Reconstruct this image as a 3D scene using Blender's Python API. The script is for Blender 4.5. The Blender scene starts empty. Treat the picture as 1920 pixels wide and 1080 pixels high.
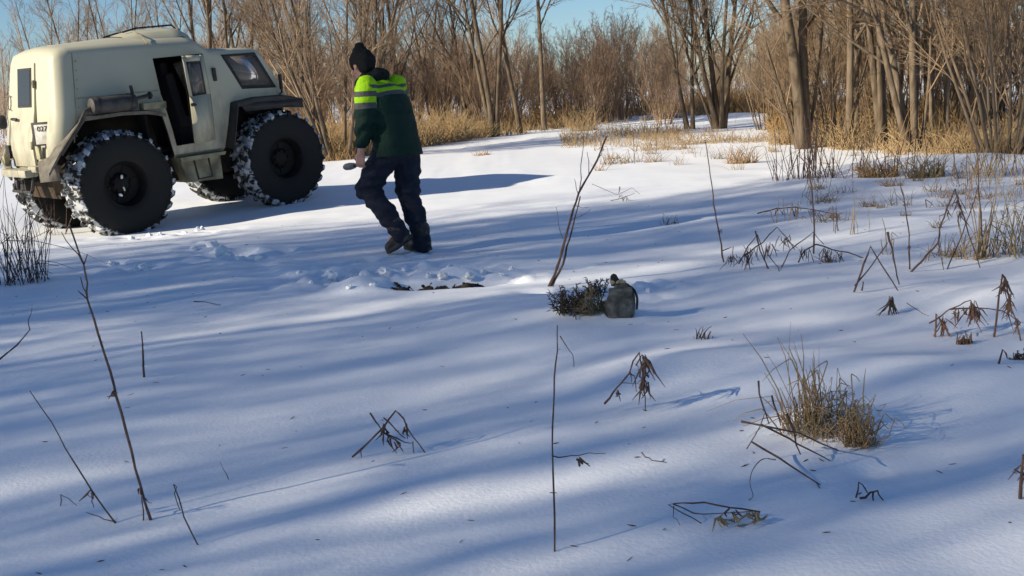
import bpy, bmesh, math, random
import numpy as np
from mathutils import Vector, Matrix
rad = math.radians
rng = np.random.default_rng(7)
random.seed(7)
S = bpy.context.scene
C = S.collection

# ------------------------------------------------------------------ camera, sky, sun, exposure
CAMZ = 1.25
PITCH, ROLL = rad(10.3), rad(3.0)
FPX = 2000.0                                   # focal length in pixels of the 1920 px wide photograph
FW = np.array([0, math.cos(PITCH), -math.sin(PITCH)])
UP = np.array([0, math.sin(PITCH), math.cos(PITCH)])
RT = np.array([1.0, 0, 0])
cam = bpy.data.cameras.new('Camera')
cam.lens = 36 * FPX / 1920
cam.clip_start = 0.05
cam.clip_end = 3000
camo = bpy.data.objects.new('Camera', cam)
C.objects.link(camo)
rt2 = RT * math.cos(ROLL) - UP * math.sin(ROLL)
up2 = RT * math.sin(ROLL) + UP * math.cos(ROLL)
camo.matrix_world = Matrix(((rt2[0], up2[0], -FW[0], 0), (rt2[1], up2[1], -FW[1], 0), (rt2[2], up2[2], -FW[2], CAMZ), (0, 0, 0, 1)))
S.camera = camo

SUN_EL, SUN_AZ = rad(24.5), rad(25.0)          # light travels along (cos az, sin az) on the ground
W = bpy.data.worlds.new('World')
S.world = W
W.use_nodes = True
nt = W.node_tree
bg = nt.nodes['Background']
sky = nt.nodes.new('ShaderNodeTexSky')
sky.sky_type = 'NISHITA'
sky.sun_disc = False
sky.sun_elevation = SUN_EL
to_sun = Vector((-math.cos(SUN_AZ), -math.sin(SUN_AZ)))
sky.sun_rotation = math.atan2(to_sun.x, to_sun.y)
sky.air_density = 1.0
sky.dust_density = 0.0
sky.ozone_density = 6.0
nt.links.new(sky.outputs[0], bg.inputs[0])
bg.inputs[1].default_value = 0.072
sl = bpy.data.lights.new('Sun', 'SUN')
sl.energy = 5.0
sl.angle = rad(0.53)
sl.color = (1.0, 0.88, 0.68)
so = bpy.data.objects.new('Sun', sl)
C.objects.link(so)
dirv = Vector((math.cos(SUN_EL) * math.cos(SUN_AZ), math.cos(SUN_EL) * math.sin(SUN_AZ), -math.sin(SUN_EL)))
so.rotation_euler = dirv.to_track_quat('-Z', 'Y').to_euler()
so.location = (-20, -10, 15)
S.view_settings.view_transform = 'Standard'
S.view_settings.look = 'None'
S.view_settings.gamma = 1.0
S.view_settings.exposure = 0.68
S.view_settings.use_curve_mapping = False
S.render.resolution_x, S.render.resolution_y = 1024, 576
S.render.engine = 'CYCLES'

# ------------------------------------------------------------------ materials
def mat(name, col, rough=0.7, col2=None, scale=8.0, detail=4.0, bump=0.0, bscale=None, spec=0.3, metal=0.0,
        stretch=(1, 1, 1), coat=0.0, contrast=(0.35, 0.65), coords='Object', trans=None):
    m = bpy.data.materials.new(name)
    m.use_nodes = True
    n = m.node_tree
    b = n.nodes['Principled BSDF']
    b.inputs['Roughness'].default_value = rough
    b.inputs['Metallic'].default_value = metal
    b.inputs['Specular IOR Level'].default_value = spec
    b.inputs['Coat Weight'].default_value = coat
    b.inputs['Base Color'].default_value = (*col, 1)
    if col2 is not None or bump:
        tc = n.nodes.new('ShaderNodeTexCoord')
        mp = n.nodes.new('ShaderNodeMapping')
        mp.inputs['Scale'].default_value = stretch
        n.links.new(tc.outputs[coords], mp.inputs[0])
        if col2 is not None:
            no = n.nodes.new('ShaderNodeTexNoise')
            no.inputs['Scale'].default_value = scale
            no.inputs['Detail'].default_value = detail
            cr = n.nodes.new('ShaderNodeValToRGB')
            cr.color_ramp.elements[0].position = contrast[0]
            cr.color_ramp.elements[1].position = contrast[1]
            cr.color_ramp.elements[0].color = (*col, 1)
            cr.color_ramp.elements[1].color = (*col2, 1)
            n.links.new(mp.outputs[0], no.inputs[0])
            n.links.new(no.outputs[0], cr.inputs[0])
            n.links.new(cr.outputs[0], b.inputs['Base Color'])
        if bump:
            nb = n.nodes.new('ShaderNodeTexNoise')
            nb.inputs['Scale'].default_value = bscale or scale * 3
            nb.inputs['Detail'].default_value = 5
            bp = n.nodes.new('ShaderNodeBump')
            bp.inputs['Strength'].default_value = bump
            bp.inputs['Distance'].default_value = 0.02
            n.links.new(mp.outputs[0], nb.inputs[0])
            n.links.new(nb.outputs[0], bp.inputs['Height'])
            n.links.new(bp.outputs[0], b.inputs['Normal'])
    return m

M = {}
M['snow'] = mat('snow', (0.80, 0.84, 0.905), 0.55, (0.84, 0.87, 0.925), 3.0, bump=0.15, bscale=65, spec=0.35)
M['clod'] = mat('snow_clod', (0.84, 0.86, 0.88), 0.6, bump=0.4, bscale=60)
M['bark'] = mat('bark', (0.075, 0.055, 0.038), 0.9, (0.15, 0.115, 0.08), 14, bump=0.6, bscale=30, stretch=(1, 1, .25), spec=.15)
M['barkpale'] = mat('bark_pale', (0.10, 0.075, 0.053), 0.9, (0.18, 0.138, 0.098), 14, bump=0.5, bscale=30, stretch=(1, 1, .25), spec=.15)
M['twig'] = mat('twig', (0.19, 0.135, 0.09), 0.8, (0.27, 0.20, 0.135), 2.0, spec=.2)
M['twigred'] = mat('twig_red', (0.22, 0.145, 0.10), 0.8, (0.31, 0.215, 0.145), 2.0, spec=.2)
M['twigolive'] = mat('twig_olive', (0.18, 0.122, 0.075), 0.8, (0.26, 0.182, 0.115), 2.0, spec=.2)
M['straw'] = mat('straw', (0.29, 0.195, 0.10), 0.8, (0.44, 0.325, 0.18), 1.2, spec=.2)
M['strawbrown'] = mat('straw_brown', (0.26, 0.155, 0.07), 0.8, (0.40, 0.26, 0.12), 1.5, spec=.2)
M['stem'] = mat('dead_stem', (0.065, 0.04, 0.038), 0.8, (0.13, 0.085, 0.065), 20, spec=.2)
M['stemred'] = mat('dead_stem_red', (0.14, 0.075, 0.05), 0.8, (0.23, 0.13, 0.08), 20, spec=.2)
M['grassdull'] = mat('dull_grass', (0.20, 0.15, 0.09), 0.85, (0.34, 0.26, 0.15), 9, spec=.2)
M['brush'] = mat('dark_brush', (0.045, 0.036, 0.028), 0.9, (0.14, 0.11, 0.078), 9, spec=.15)
M['paint'] = mat('cream_paint', (0.40, 0.385, 0.285), 0.5, (0.45, 0.435, 0.33), 1.6, bump=0.06, bscale=5, spec=.45, contrast=(.3, .7))
def grime(m):
    """road dirt thrown up over the lower panels, in streaks and specks"""
    n = m.node_tree
    b = n.nodes['Principled BSDF']
    src = b.inputs['Base Color'].links[0].from_socket
    tc = n.nodes.new('ShaderNodeTexCoord')
    sp = n.nodes.new('ShaderNodeSeparateXYZ')
    n.links.new(tc.outputs['Object'], sp.inputs[0])
    mr = n.nodes.new('ShaderNodeMapRange')
    mr.inputs[1].default_value, mr.inputs[2].default_value = 2.0, .85
    mr.inputs[3].default_value, mr.inputs[4].default_value = -.16, .22
    n.links.new(sp.outputs[2], mr.inputs[0])
    mp = n.nodes.new('ShaderNodeMapping')
    mp.inputs['Scale'].default_value = (1, 1, .35)
    n.links.new(tc.outputs['Object'], mp.inputs[0])
    no = n.nodes.new('ShaderNodeTexNoise')
    no.inputs['Scale'].default_value = 7
    no.inputs['Detail'].default_value = 8
    no.inputs['Roughness'].default_value = .7
    n.links.new(mp.outputs[0], no.inputs[0])
    ad = n.nodes.new('ShaderNodeMath')
    n.links.new(no.outputs[0], ad.inputs[0])
    n.links.new(mr.outputs[0], ad.inputs[1])
    cr = n.nodes.new('ShaderNodeValToRGB')
    cr.color_ramp.elements[0].position, cr.color_ramp.elements[1].position = .50, .85
    cr.color_ramp.elements[1].color = (.75, .75, .75, 1)
    n.links.new(ad.outputs[0], cr.inputs[0])
    mx = n.nodes.new('ShaderNodeMix')
    mx.data_type = 'RGBA'
    n.links.new(cr.outputs[0], mx.inputs['Factor'])
    n.links.new(src, mx.inputs['A'])
    mx.inputs['B'].default_value = (.15, .135, .11, 1)
    n.links.new(mx.outputs['Result'], b.inputs['Base Color'])
grime(M['paint'])
M['paintdirty'] = mat('cream_paint_dirty', (0.14, 0.125, 0.085), 0.65, (0.36, 0.335, 0.22), 5, spec=.3)
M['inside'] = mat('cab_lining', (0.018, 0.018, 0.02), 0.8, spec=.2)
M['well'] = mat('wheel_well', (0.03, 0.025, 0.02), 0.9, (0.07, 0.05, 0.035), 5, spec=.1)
M['black'] = mat('black_plastic', (0.018, 0.018, 0.02), 0.55, (0.035, 0.034, 0.034), 9, spec=.3)
M['darkmetal'] = mat('dark_metal', (0.03, 0.03, 0.032), 0.5, (0.07, 0.06, 0.05), 12, metal=.4)
M['muffler'] = mat('sooty_muffler', (0.035, 0.035, 0.038), 0.65, (0.07, 0.065, 0.06), 9, spec=.25)
M['mud'] = mat('mud_flap', (0.10, 0.09, 0.075), 0.85, (0.17, 0.155, 0.13), 12)
M['seat'] = mat('seat_cloth', (0.02, 0.02, 0.022), 0.9)
M['plate'] = mat('plate_white', (0.62, 0.60, 0.55), 0.5, (0.40, 0.38, 0.33), 16)
M['rim'] = mat('rim_black', (0.007, 0.007, 0.008), 0.6, (0.014, 0.013, 0.012), 9, spec=.15)
M['ink'] = mat('plate_ink', (0.02, 0.02, 0.02), 0.6)
M['rubber'] = mat('rubber', (0.016, 0.016, 0.017), 0.75, (0.03, 0.029, 0.028), 8, bump=.2, bscale=60, spec=.25)
M['skin'] = mat('skin', (0.50, 0.235, 0.16), 0.5, (0.58, 0.30, 0.21), 30, spec=.4)
M['knit'] = mat('black_knit', (0.012, 0.012, 0.013), 0.95, (0.026, 0.025, 0.024), 120, bump=.5, bscale=160, spec=.1)
M['fleece'] = mat('dark_fleece', (0.008, 0.012, 0.013), 0.95, (0.016, 0.020, 0.020), 60, bump=.4, bscale=120, spec=.1)
M['trouser'] = mat('navy_trousers', (0.012, 0.015, 0.026), 0.85, (0.022, 0.025, 0.038), 14, bump=.3, bscale=50, spec=.2)
M['boot'] = mat('boot_leather', (0.025, 0.022, 0.02), 0.6, (0.10, 0.095, 0.085), 22, spec=.3, contrast=(.5, .75))
M['canvas'] = mat('canvas', (0.06, 0.062, 0.054), 0.9, (0.19, 0.18, 0.155), 16, bump=.5, bscale=120, spec=.15)
M['canvasdark'] = mat('canvas_dark', (0.02, 0.021, 0.02), 0.9, (0.045, 0.045, 0.04), 20, spec=.15)
M['tan'] = mat('tan_cloth', (0.32, 0.24, 0.14), 0.9, (0.42, 0.33, 0.2), 20)
M['steel'] = mat('dull_steel', (0.16, 0.15, 0.14), 0.45, (0.26, 0.24, 0.22), 20, metal=.6)
M['soil'] = mat('wet_soil', (0.012, 0.010, 0.009), 0.8, (0.04, 0.03, 0.022), 14, bump=.6, bscale=40)
M['amber'] = mat('amber_lens', (0.5, 0.22, 0.05), 0.3)

def glass(name, tint, rough=0.05, dust_reflection=.32):
    m = bpy.data.materials.new(name)
    m.use_nodes = True
    n = m.node_tree
    n.nodes.remove(n.nodes['Principled BSDF'])
    tr, gl, mx = n.nodes.new('ShaderNodeBsdfTransparent'), n.nodes.new('ShaderNodeBsdfGlossy'), n.nodes.new('ShaderNodeMixShader')
    fr = n.nodes.new('ShaderNodeFresnel')
    fr.inputs[0].default_value = 1.6
    tr.inputs[0].default_value = (*tint, 1)
    gl.inputs['Roughness'].default_value = rough
    n.links.new(fr.outputs[0], mx.inputs[0])
    n.links.new(tr.outputs[0], mx.inputs[1])
    n.links.new(gl.outputs[0], mx.inputs[2])
    du, m2 = n.nodes.new('ShaderNodeBsdfDiffuse'), n.nodes.new('ShaderNodeMixShader')
    du.inputs[0].default_value = (0.34, 0.30, 0.26, 1)          # dust film, also painting in the brown that the panes reflect
    m2.inputs[0].default_value = dust_reflection
    n.links.new(mx.outputs[0], m2.inputs[1])
    n.links.new(du.outputs[0], m2.inputs[2])
    n.links.new(m2.outputs[0], n.nodes['Material Output'].inputs[0])
    return m
M['glass'] = glass('window_glass', (0.75, 0.78, 0.76))
M['tinted'] = mat('tinted_glass', (0.03, 0.032, 0.035), 0.25, spec=.3)

def tyre_mat():
    """rubber with snow packed into the tread band (y is the wheel axis in the wheel's own space)"""
    m = mat('snowy_tread', (0.016, 0.016, 0.017), 0.75, spec=.25)
    n = m.node_tree
    b = n.nodes['Principled BSDF']
    tc = n.nodes.new('ShaderNodeTexCoord')
    no = n.nodes.new('ShaderNodeTexNoise')
    no.inputs['Scale'].default_value = 9
    no.inputs['Detail'].default_value = 5
    no.inputs['Roughness'].default_value = .65
    n.links.new(tc.outputs['Object'], no.inputs[0])
    at = n.nodes.new('ShaderNodeAttribute')
    at.attribute_name = 'snowy'
    ad = n.nodes.new('ShaderNodeMath')
    ad.operation = 'ADD'
    n.links.new(no.outputs[0], ad.inputs[0])
    n.links.new(at.outputs['Fac'], ad.inputs[1])
    cr = n.nodes.new('ShaderNodeValToRGB')
    cr.color_ramp.elements[0].position = .52
    cr.color_ramp.elements[1].position = .60
    cr.color_ramp.elements[0].color = (0.011, 0.012, 0.012, 1)
    cr.color_ramp.elements[1].color = (0.42, 0.44, 0.47, 1)
    n.links.new(ad.outputs[0], cr.inputs[0])
    n.links.new(cr.outputs[0], b.inputs['Base Color'])
    return m
M['tread'] = tyre_mat()

def band_mat(name, stops, rough=.7):
    """cloth whose colour changes in sewn-on bands along the stored length coordinate 'band' (metres from the collar or shoulder)"""
    m = mat(name, stops[0][1], rough, bump=.35, bscale=70, spec=.2)
    n = m.node_tree
    b = n.nodes['Principled BSDF']
    at = n.nodes.new('ShaderNodeAttribute')
    at.attribute_name = 'band'
    cr = n.nodes.new('ShaderNodeValToRGB')
    cr.color_ramp.interpolation = 'CONSTANT'
    e = cr.color_ramp.elements
    e[0].position, e[0].color = 0.0, (*stops[0][1], 1)
    e[1].position, e[1].color = stops[1][0], (*stops[1][1], 1)
    for p, c in stops[2:]:
        x = e.new(p)
        x.color = (*c, 1)
    n.links.new(at.outputs['Fac'], cr.inputs[0])
    n.links.new(cr.outputs[0], b.inputs['Base Color'])
    return m
HV, GR, DG = (0.30, 0.58, 0.006), (0.085, 0.085, 0.08), (0.005, 0.024, 0.016)
M['back'] = band_mat('jacket_back_cloth', [(0, HV), (.030, GR), (.062, HV), (.100, GR), (.140, DG)])
M['sleeve'] = band_mat('jacket_sleeve_cloth', [(0, HV), (.105, GR), (.145, HV), (.195, GR), (.24, DG)])

# ------------------------------------------------------------------ mesh helpers
class MB:
    def __init__(s):
        s.v, s.f, s.n = [], {}, 0
    def add(s, verts, faces):
        verts = np.asarray(verts, float).reshape(-1, 3)
        faces = np.asarray(faces, int)
        s.v.append(verts)
        s.f.setdefault(faces.shape[1], []).append(faces + s.n)
        s.n += len(verts)
        return s
    def addpoly(s, verts, faces):
        base = s.n
        s.v.append(np.asarray(verts, float).reshape(-1, 3))
        s.n += len(s.v[-1])
        for fc in faces:
            s.f.setdefault(len(fc), []).append(np.asarray([fc]) + base)
        return s
    def mesh(s, name, origin=None):
        v = np.concatenate(s.v) if s.v else np.zeros((0, 3))
        if origin is not None:
            v = v - np.asarray(origin)
        me = bpy.data.meshes.new(name)
        blocks = [np.concatenate(b) for b in s.f.values()]
        nf = sum(len(b) for b in blocks)
        nl = sum(b.size for b in blocks)
        me.vertices.add(len(v))
        me.vertices.foreach_set('co', v.astype(np.float32).ravel())
        me.loops.add(nl)
        me.loops.foreach_set('vertex_index', np.concatenate([b.ravel() for b in blocks]).astype(np.int32))
        me.polygons.add(nf)
        tot = np.concatenate([np.full(len(b), b.shape[1]) for b in blocks])
        st = np.concatenate([[0], np.cumsum(tot)[:-1]])
        me.polygons.foreach_set('loop_start', st.astype(np.int32))
        me.update(calc_edges=True)
        me.validate()
        return me
    def build(s, name, m, parent=None, origin=None, smooth=40, loc=None):
        me = s.mesh(name, origin)
        return mkobj(name, me, m, parent, smooth, loc if loc is not None else origin)

def mkobj(name, me, m, parent=None, smooth=40, loc=None):
    if m is not None:
        for x in (m if isinstance(m, (list, tuple)) else [m]):
            me.materials.append(M[x] if isinstance(x, str) else x)
    if smooth:
        me.shade_smooth()
        if smooth < 180:
            me.set_sharp_from_angle(angle=rad(smooth))
    o = bpy.data.objects.new(name, me)
    C.objects.link(o)
    if parent is not None:
        o.parent = parent
    if loc is not None:
        o.location = Vector([float(q) for q in loc])
    return o

def tag(o, label, cat, group=None, kind=None):
    if label:
        o['label'] = label
    if cat:
        o['category'] = cat
    if group:
        o['group'] = group
    if kind:
        o['kind'] = kind
    return o

def empty(name, loc, rz=0.0):
    o = bpy.data.objects.new(name, None)
    C.objects.link(o)
    o.location = Vector([float(q) for q in loc])
    o.rotation_euler = (0, 0, rz)
    o.empty_display_size = .2
    return o

def copy_tree(o, parent=None):
    c = o.copy()
    C.objects.link(c)
    c.parent = parent
    for ch in o.children:
        copy_tree(ch, c)
    return c

def norm(a):
    return a / np.maximum(np.linalg.norm(a, axis=-1, keepdims=True), 1e-9)

def tubes(P, Rr, sides, mb, cap=False):
    """P (K,m,3) polylines, Rr (K,m) radii"""
    P = np.asarray(P, float)
    if P.ndim == 2:
        P = P[None]
    K, m, _ = P.shape
    Rr = np.broadcast_to(np.asarray(Rr, float), (K, m))
    T = np.empty_like(P)
    T[:, 1:-1] = P[:, 2:] - P[:, :-2]
    T[:, 0] = P[:, 1] - P[:, 0]
    T[:, -1] = P[:, -1] - P[:, -2]
    T = norm(T)
    main = norm(P[:, -1] - P[:, 0])
    ref = np.where(np.abs(main[:, 2:3]) < .8, np.array([[0, 0, 1.]]), np.array([[1., 0, 0]]))
    U = norm(np.cross(T, ref[:, None, :]))
    V = np.cross(T, U)
    a = np.arange(sides) * 2 * math.pi / sides
    ring = U[:, :, None, :] * np.cos(a)[None, None, :, None] + V[:, :, None, :] * np.sin(a)[None, None, :, None]
    X = P[:, :, None, :] + ring * Rr[:, :, None, None]
    idx = np.arange(K * m * sides).reshape(K, m, sides)
    nx = np.roll(idx, -1, axis=2)
    q = np.stack([idx[:, :-1], nx[:, :-1], nx[:, 1:], idx[:, 1:]], -1).reshape(-1, 4)
    base = mb.n
    mb.add(X.reshape(-1, 3), q)
    if cap:
        for k in range(K):
            mb.f.setdefault(sides, []).append(idx[k, 0][::-1][None] + base)
            mb.f.setdefault(sides, []).append(idx[k, -1][None] + base)

def box(mb, c, s, rot=None):
    x, y, z = np.array(s) / 2
    v = np.array([(-x, -y, -z), (x, -y, -z), (x, y, -z), (-x, y, -z), (-x, -y, z), (x, -y, z), (x, y, z), (-x, y, z)])
    if rot is not None:
        v = v @ np.array(rot).T
    mb.add(v + np.array(c), [(0, 3, 2, 1), (4, 5, 6, 7), (0, 1, 5, 4), (1, 2, 6, 5), (2, 3, 7, 6), (3, 0, 4, 7)])

def rbox(mb, c, s, r=.02, rot=None):
    """box with chamfered edges"""
    bm = bmesh.new()
    bmesh.ops.create_cube(bm, size=1)
    for v in bm.verts:
        v.co = Vector((v.co.x * s[0], v.co.y * s[1], v.co.z * s[2]))
    bmesh.ops.bevel(bm, geom=bm.edges[:], offset=r, segments=2, affect='EDGES', profile=.6)
    bm.verts.index_update()
    v = np.array([q.co for q in bm.verts])
    if rot is not None:
        v = v @ np.array(rot).T
    mb.addpoly(v + np.array(c), [[q.index for q in fc.verts] for fc in bm.faces])
    bm.free()

def prism(mb, poly, y0, y1):
    """polygon in (x,z) extruded along y"""
    n = len(poly)
    v = [(x, y0, z) for x, z in poly] + [(x, y1, z) for x, z in poly]
    fc = [list(range(n))[::-1], [n + i for i in range(n)]]
    fc += [[i, (i + 1) % n, n + (i + 1) % n, n + i] for i in range(n)]
    area = sum(poly[i][0] * poly[(i + 1) % n][1] - poly[(i + 1) % n][0] * poly[i][1] for i in range(n))
    flip = (area > 0) == (y1 > y0)
    if flip:
        fc = [q[::-1] for q in fc]
    fc = [q[::-1] for q in fc]
    mb.addpoly(v, fc)

def lathe(mb, prof, n, axis='y', c=(0, 0, 0)):
    """prof list of (radius, along); spun about the axis"""
    prof = np.array(prof, float)
    a = np.arange(n) * 2 * math.pi / n
    r, h = prof[:, 0], prof[:, 1]
    X = np.stack([r[:, None] * np.cos(a), np.repeat(h[:, None], n, 1), r[:, None] * np.sin(a)], -1)
    if axis == 'z':
        X = X[..., [0, 2, 1]]
    if axis == 'x':
        X = X[..., [1, 0, 2]]
    m = len(prof)
    idx = np.arange(m * n).reshape(m, n)
    nx = np.roll(idx, -1, 1)
    mb.add(X.reshape(-1, 3) + np.array(c), np.stack([idx[:-1], nx[:-1], nx[1:], idx[1:]], -1).reshape(-1, 4))

def capsule(mb, a, b, ra, rb, n=12, k=4, sy=None):
    a, b = np.array(a, float), np.array(b, float)
    d = norm(b - a)
    L = np.linalg.norm(b - a)
    ref = np.array([0, 0, 1.]) if abs(d[2]) < .8 else np.array([1., 0, 0])
    u = norm(np.cross(d, ref))
    v = np.cross(d, u)
    prof = []
    for i in range(k + 1):
        t = math.pi / 2 * i / k
        prof.append((max(ra * math.sin(t), 1e-4), -ra * math.cos(t)))
    for i in range(k + 1):
        t = math.pi / 2 * i / k
        prof.append((max(rb * math.cos(t), 1e-4), L + rb * math.sin(t)))
    prof = np.array(prof)
    an = np.arange(n) * 2 * math.pi / n
    X = a + prof[:, 1][:, None, None] * d + prof[:, 0][:, None, None] * (np.cos(an)[None, :, None] * u + np.sin(an)[None, :, None] * v)
    m = len(prof)
    idx = np.arange(m * n).reshape(m, n)
    nx = np.roll(idx, -1, 1)
    base = mb.n
    mb.add(X.reshape(-1, 3), np.stack([idx[:-1], nx[:-1], nx[1:], idx[1:]], -1).reshape(-1, 4))
    mb.f.setdefault(n, []).append(idx[0][::-1][None] + base)
    mb.f.setdefault(n, []).append(idx[-1][None] + base)

def ellipsoid(mb, c, r, n=18, m=12, rot=None):
    t = np.linspace(0, math.pi, m + 1)
    t[0], t[-1] = 1e-3, math.pi - 1e-3
    a = np.arange(n) * 2 * math.pi / n
    X = np.stack([np.sin(t)[:, None] * np.cos(a), np.sin(t)[:, None] * np.sin(a), np.repeat(-np.cos(t)[:, None], n, 1)], -1) * np.array(r)
    if rot is not None:
        X = X @ np.array(rot).T
    idx = np.arange((m + 1) * n).reshape(m + 1, n)
    nx = np.roll(idx, -1, 1)
    base = mb.n
    mb.add((X + np.array(c)).reshape(-1, 3), np.stack([idx[:-1], nx[:-1], nx[1:], idx[1:]], -1).reshape(-1, 4))
    mb.f.setdefault(n, []).append(idx[0][::-1][None] + base)
    mb.f.setdefault(n, []).append(idx[-1][None] + base)

def vnoise(p, seed=0):
    """value noise, p (N,d) -> -1..1"""
    p = np.asarray(p, float)
    d = p.shape[1]
    i = np.floor(p).astype(np.int64)
    f = p - i
    f = f * f * (3 - 2 * f)
    out = 0
    for c in range(2 ** d):
        o = np.array([(c >> k) & 1 for k in range(d)])
        h = np.full(len(p), seed * 7919 + 13, np.int64)
        for k in range(d):
            h = (h * 73856093) ^ ((i[:, k] + o[k]) * [19349663, 83492791, 50331653][k])
            h = (h ^ (h >> 13)) & 0x7fffffff
            h = (h * 1274126177) & 0x7fffffff
        w = np.prod(np.where(o, f, 1 - f), axis=1)
        out = out + w * ((h % 65536) / 32768.0 - 1)
    return out

def fbm(p, seed=0, oct=3):
    return sum(vnoise(p * 2 ** k + 17.3 * k, seed + k) / 2 ** k for k in range(oct))

def evaluated(o):
    dg = bpy.context.evaluated_depsgraph_get()
    dg.update()
    me = bpy.data.meshes.new_from_object(o.evaluated_get(dg))
    return me

def remeshed(mb, voxel, smooth_it=4):
    """fuse overlapping volumes into one continuous surface; returns verts, faces"""
    me = mb.mesh('tmp')
    o = bpy.data.objects.new('tmp', me)
    C.objects.link(o)
    r = o.modifiers.new('r', 'REMESH')
    r.mode = 'VOXEL'
    r.voxel_size = voxel
    s = o.modifiers.new('s', 'SMOOTH')
    s.factor = .5
    s.iterations = smooth_it
    out = evaluated(o)
    v = np.empty(len(out.vertices) * 3, np.float32)
    out.vertices.foreach_get('co', v)
    nrm = np.empty(len(out.vertices) * 3, np.float32)
    out.vertices.foreach_get('normal', nrm)
    bpy.data.objects.remove(o)
    return out, v.reshape(-1, 3).astype(float), nrm.reshape(-1, 3).astype(float)

# ------------------------------------------------------------------ ground
VX, VY, VZ, VYAW, VPIT, VROL = -5.126, 13.40, CAMZ - 1.422, 0.802, 0.056, 0.012
cy_, sy_ = math.cos(VYAW), math.sin(VYAW)

def sstep(a, b, x):
    t = np.clip((x - a) / (b - a), 0, 1)
    return t * t * (3 - 2 * t)

LUMPS = []          # (x, y, rx, ry, rot, h) smooth mounds / hollows in the snow
def height(x, y, fine=True):
    x = np.asarray(x, float)
    y = np.asarray(y, float)
    sh = x.shape
    x, y = x.ravel(), y.ravel()
    p = np.stack([x, y], 1)
    h = 0.30 * sstep(16, 34, y) + .05 * fbm(p / 5.5, 3, 2) * sstep(2, 6, np.hypot(x, y) + 2)
    h += 1.1 * sstep(40, 110, y) * 0 + .5 * fbm(p / 40, 5, 2) * sstep(60, 160, np.hypot(x, y))
    u = (x - VX) * cy_ + (y - VY) * sy_
    w = -(x - VX) * sy_ + (y - VY) * cy_
    plane = VZ + math.tan(VPIT) * u + VROL * w
    k = np.exp(-(((u - 1.15) / 2.6) ** 2 + (w / 2.1) ** 2) ** 2)
    k2 = np.exp(-(((u - 1.0) / 4.5) ** 2 + (w / 3.6) ** 2))
    h = h * (1 - k) + (plane + .015 * vnoise(p / .5, 9)) * k + (1 - k) * k2 * -.05
    if fine:
        h += .016 * fbm(p / .9, 11, 2) + .006 * fbm(p / .24, 21, 2) * (.5 + .5 * vnoise(p / 1.3, 23))
        # trampled snow in patches
        for (cx, cy, rx, ry, amp, sc) in TRAMPLED:
            g = np.exp(-(((x - cx) / rx) ** 2 + ((y - cy) / ry) ** 2) ** 1.5)
            m_ = g > .02
            if m_.any():
                q = p[m_] / sc
                h[m_] += g[m_] * amp * .5 * (fbm(q, 31, 3) - .25)
    for (cx, cy, rx, ry, rot, a) in LUMPS:
        dx, dy = x - cx, y - cy
        e = ((dx * math.cos(rot) + dy * math.sin(rot)) / rx) ** 2 + ((-dx * math.sin(rot) + dy * math.cos(rot)) / ry) ** 2
        h += a * np.exp(-e)
    return h.reshape(sh)

TRAMPLED = []
def ray(px, py):
    u2, v2 = (px - 960) / FPX, (540 - py) / FPX
    u = u2 * math.cos(ROLL) + v2 * math.sin(ROLL)
    v = -u2 * math.sin(ROLL) + v2 * math.cos(ROLL)
    return FW + u * RT + v * UP

def ground(px, py):
    """the spot on the snow that the photograph shows at a pixel"""
    d = ray(px, py)
    z = 0.0
    for _ in range(30):
        t = (z - CAMZ) / d[2]
        if t < 0 or t > 400:
            t = 400
        z = .5 * z + .5 * float(height(np.array([d[0] * t]), np.array([d[1] * t]))[0])
    t = (z - CAMZ) / d[2]
    return np.array([d[0] * t, d[1] * t, z])

def at(px, py, Y):
    d = ray(px, py)
    return np.array([0, 0, CAMZ]) + d * (Y / d[1])

for (px, py, rx, ry, amp, sc) in [(440, 480, .55, .55, .10, .16), (300, 440, .9, .5, .07, .2), (640, 527, .55, .40, .13, .13), (760, 505, .5, .3, .08, .13),
                                  (900, 520, .45, .3, .08, .13), (255, 500, .5, .35, .07, .15), (560, 505, .5, .4, .07, .15), (1200, 535, .3, .2, .08, .12), (780, 478, .25, .16, .05, .1), (1220, 560, .2, .15, .05, .1)]:
    g = ground(px, py)
    TRAMPLED.append((g[0], g[1], rx, ry, amp, sc))
g = ground(815, 540)
PIT = g.copy()
LUMPS.append((g[0], g[1] + .16, .32, .11, 0.1, -.11))
LUMPS.append((g[0] - .02, g[1] + .42, .34, .14, 0.1, .06))
LUMPS.append((g[0] - .5, g[1] + .12, .22, .16, 0.3, .07))
for (px, py, rx, ry, a) in [(1560, 800, .20, .18, .075), (1500, 880, .3, .25, .03), (1625, 880, .07, .06, -.03), (1700, 700, .5, .3, .06), (1300, 690, .5, .3, .05),
                            (1880, 560, .5, .4, .05), (1700, 320, 1.6, .5, .14), (1560, 345, 1.2, .5, .06), (1870, 310, 1.2, .6, .12), (1100, 590, .3, .18, .05), (1650, 420, 1.0, .7, .06), (1170, 590, .15, .12, .03)]:
    g = ground(px, py)
    LUMPS.append((g[0], g[1], rx, ry, random.uniform(-.4, .4), a))

for i, (px, py) in enumerate([(700, 486), (640, 500), (575, 490), (500, 497), (465, 478), (430, 470), (385, 470), (352, 455), (300, 470), (262, 500), (215, 492), (900, 500), (960, 525), (1010, 545), (1080, 500), (540, 470), (620, 470)]):
    g = ground(px, py)
    LUMPS.append((g[0], g[1], .12, .065, 2.6 + .5 * (i % 3), -.05))
    LUMPS.append((g[0] + .10, g[1] + .03, .05, .05, 0, .025))

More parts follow.
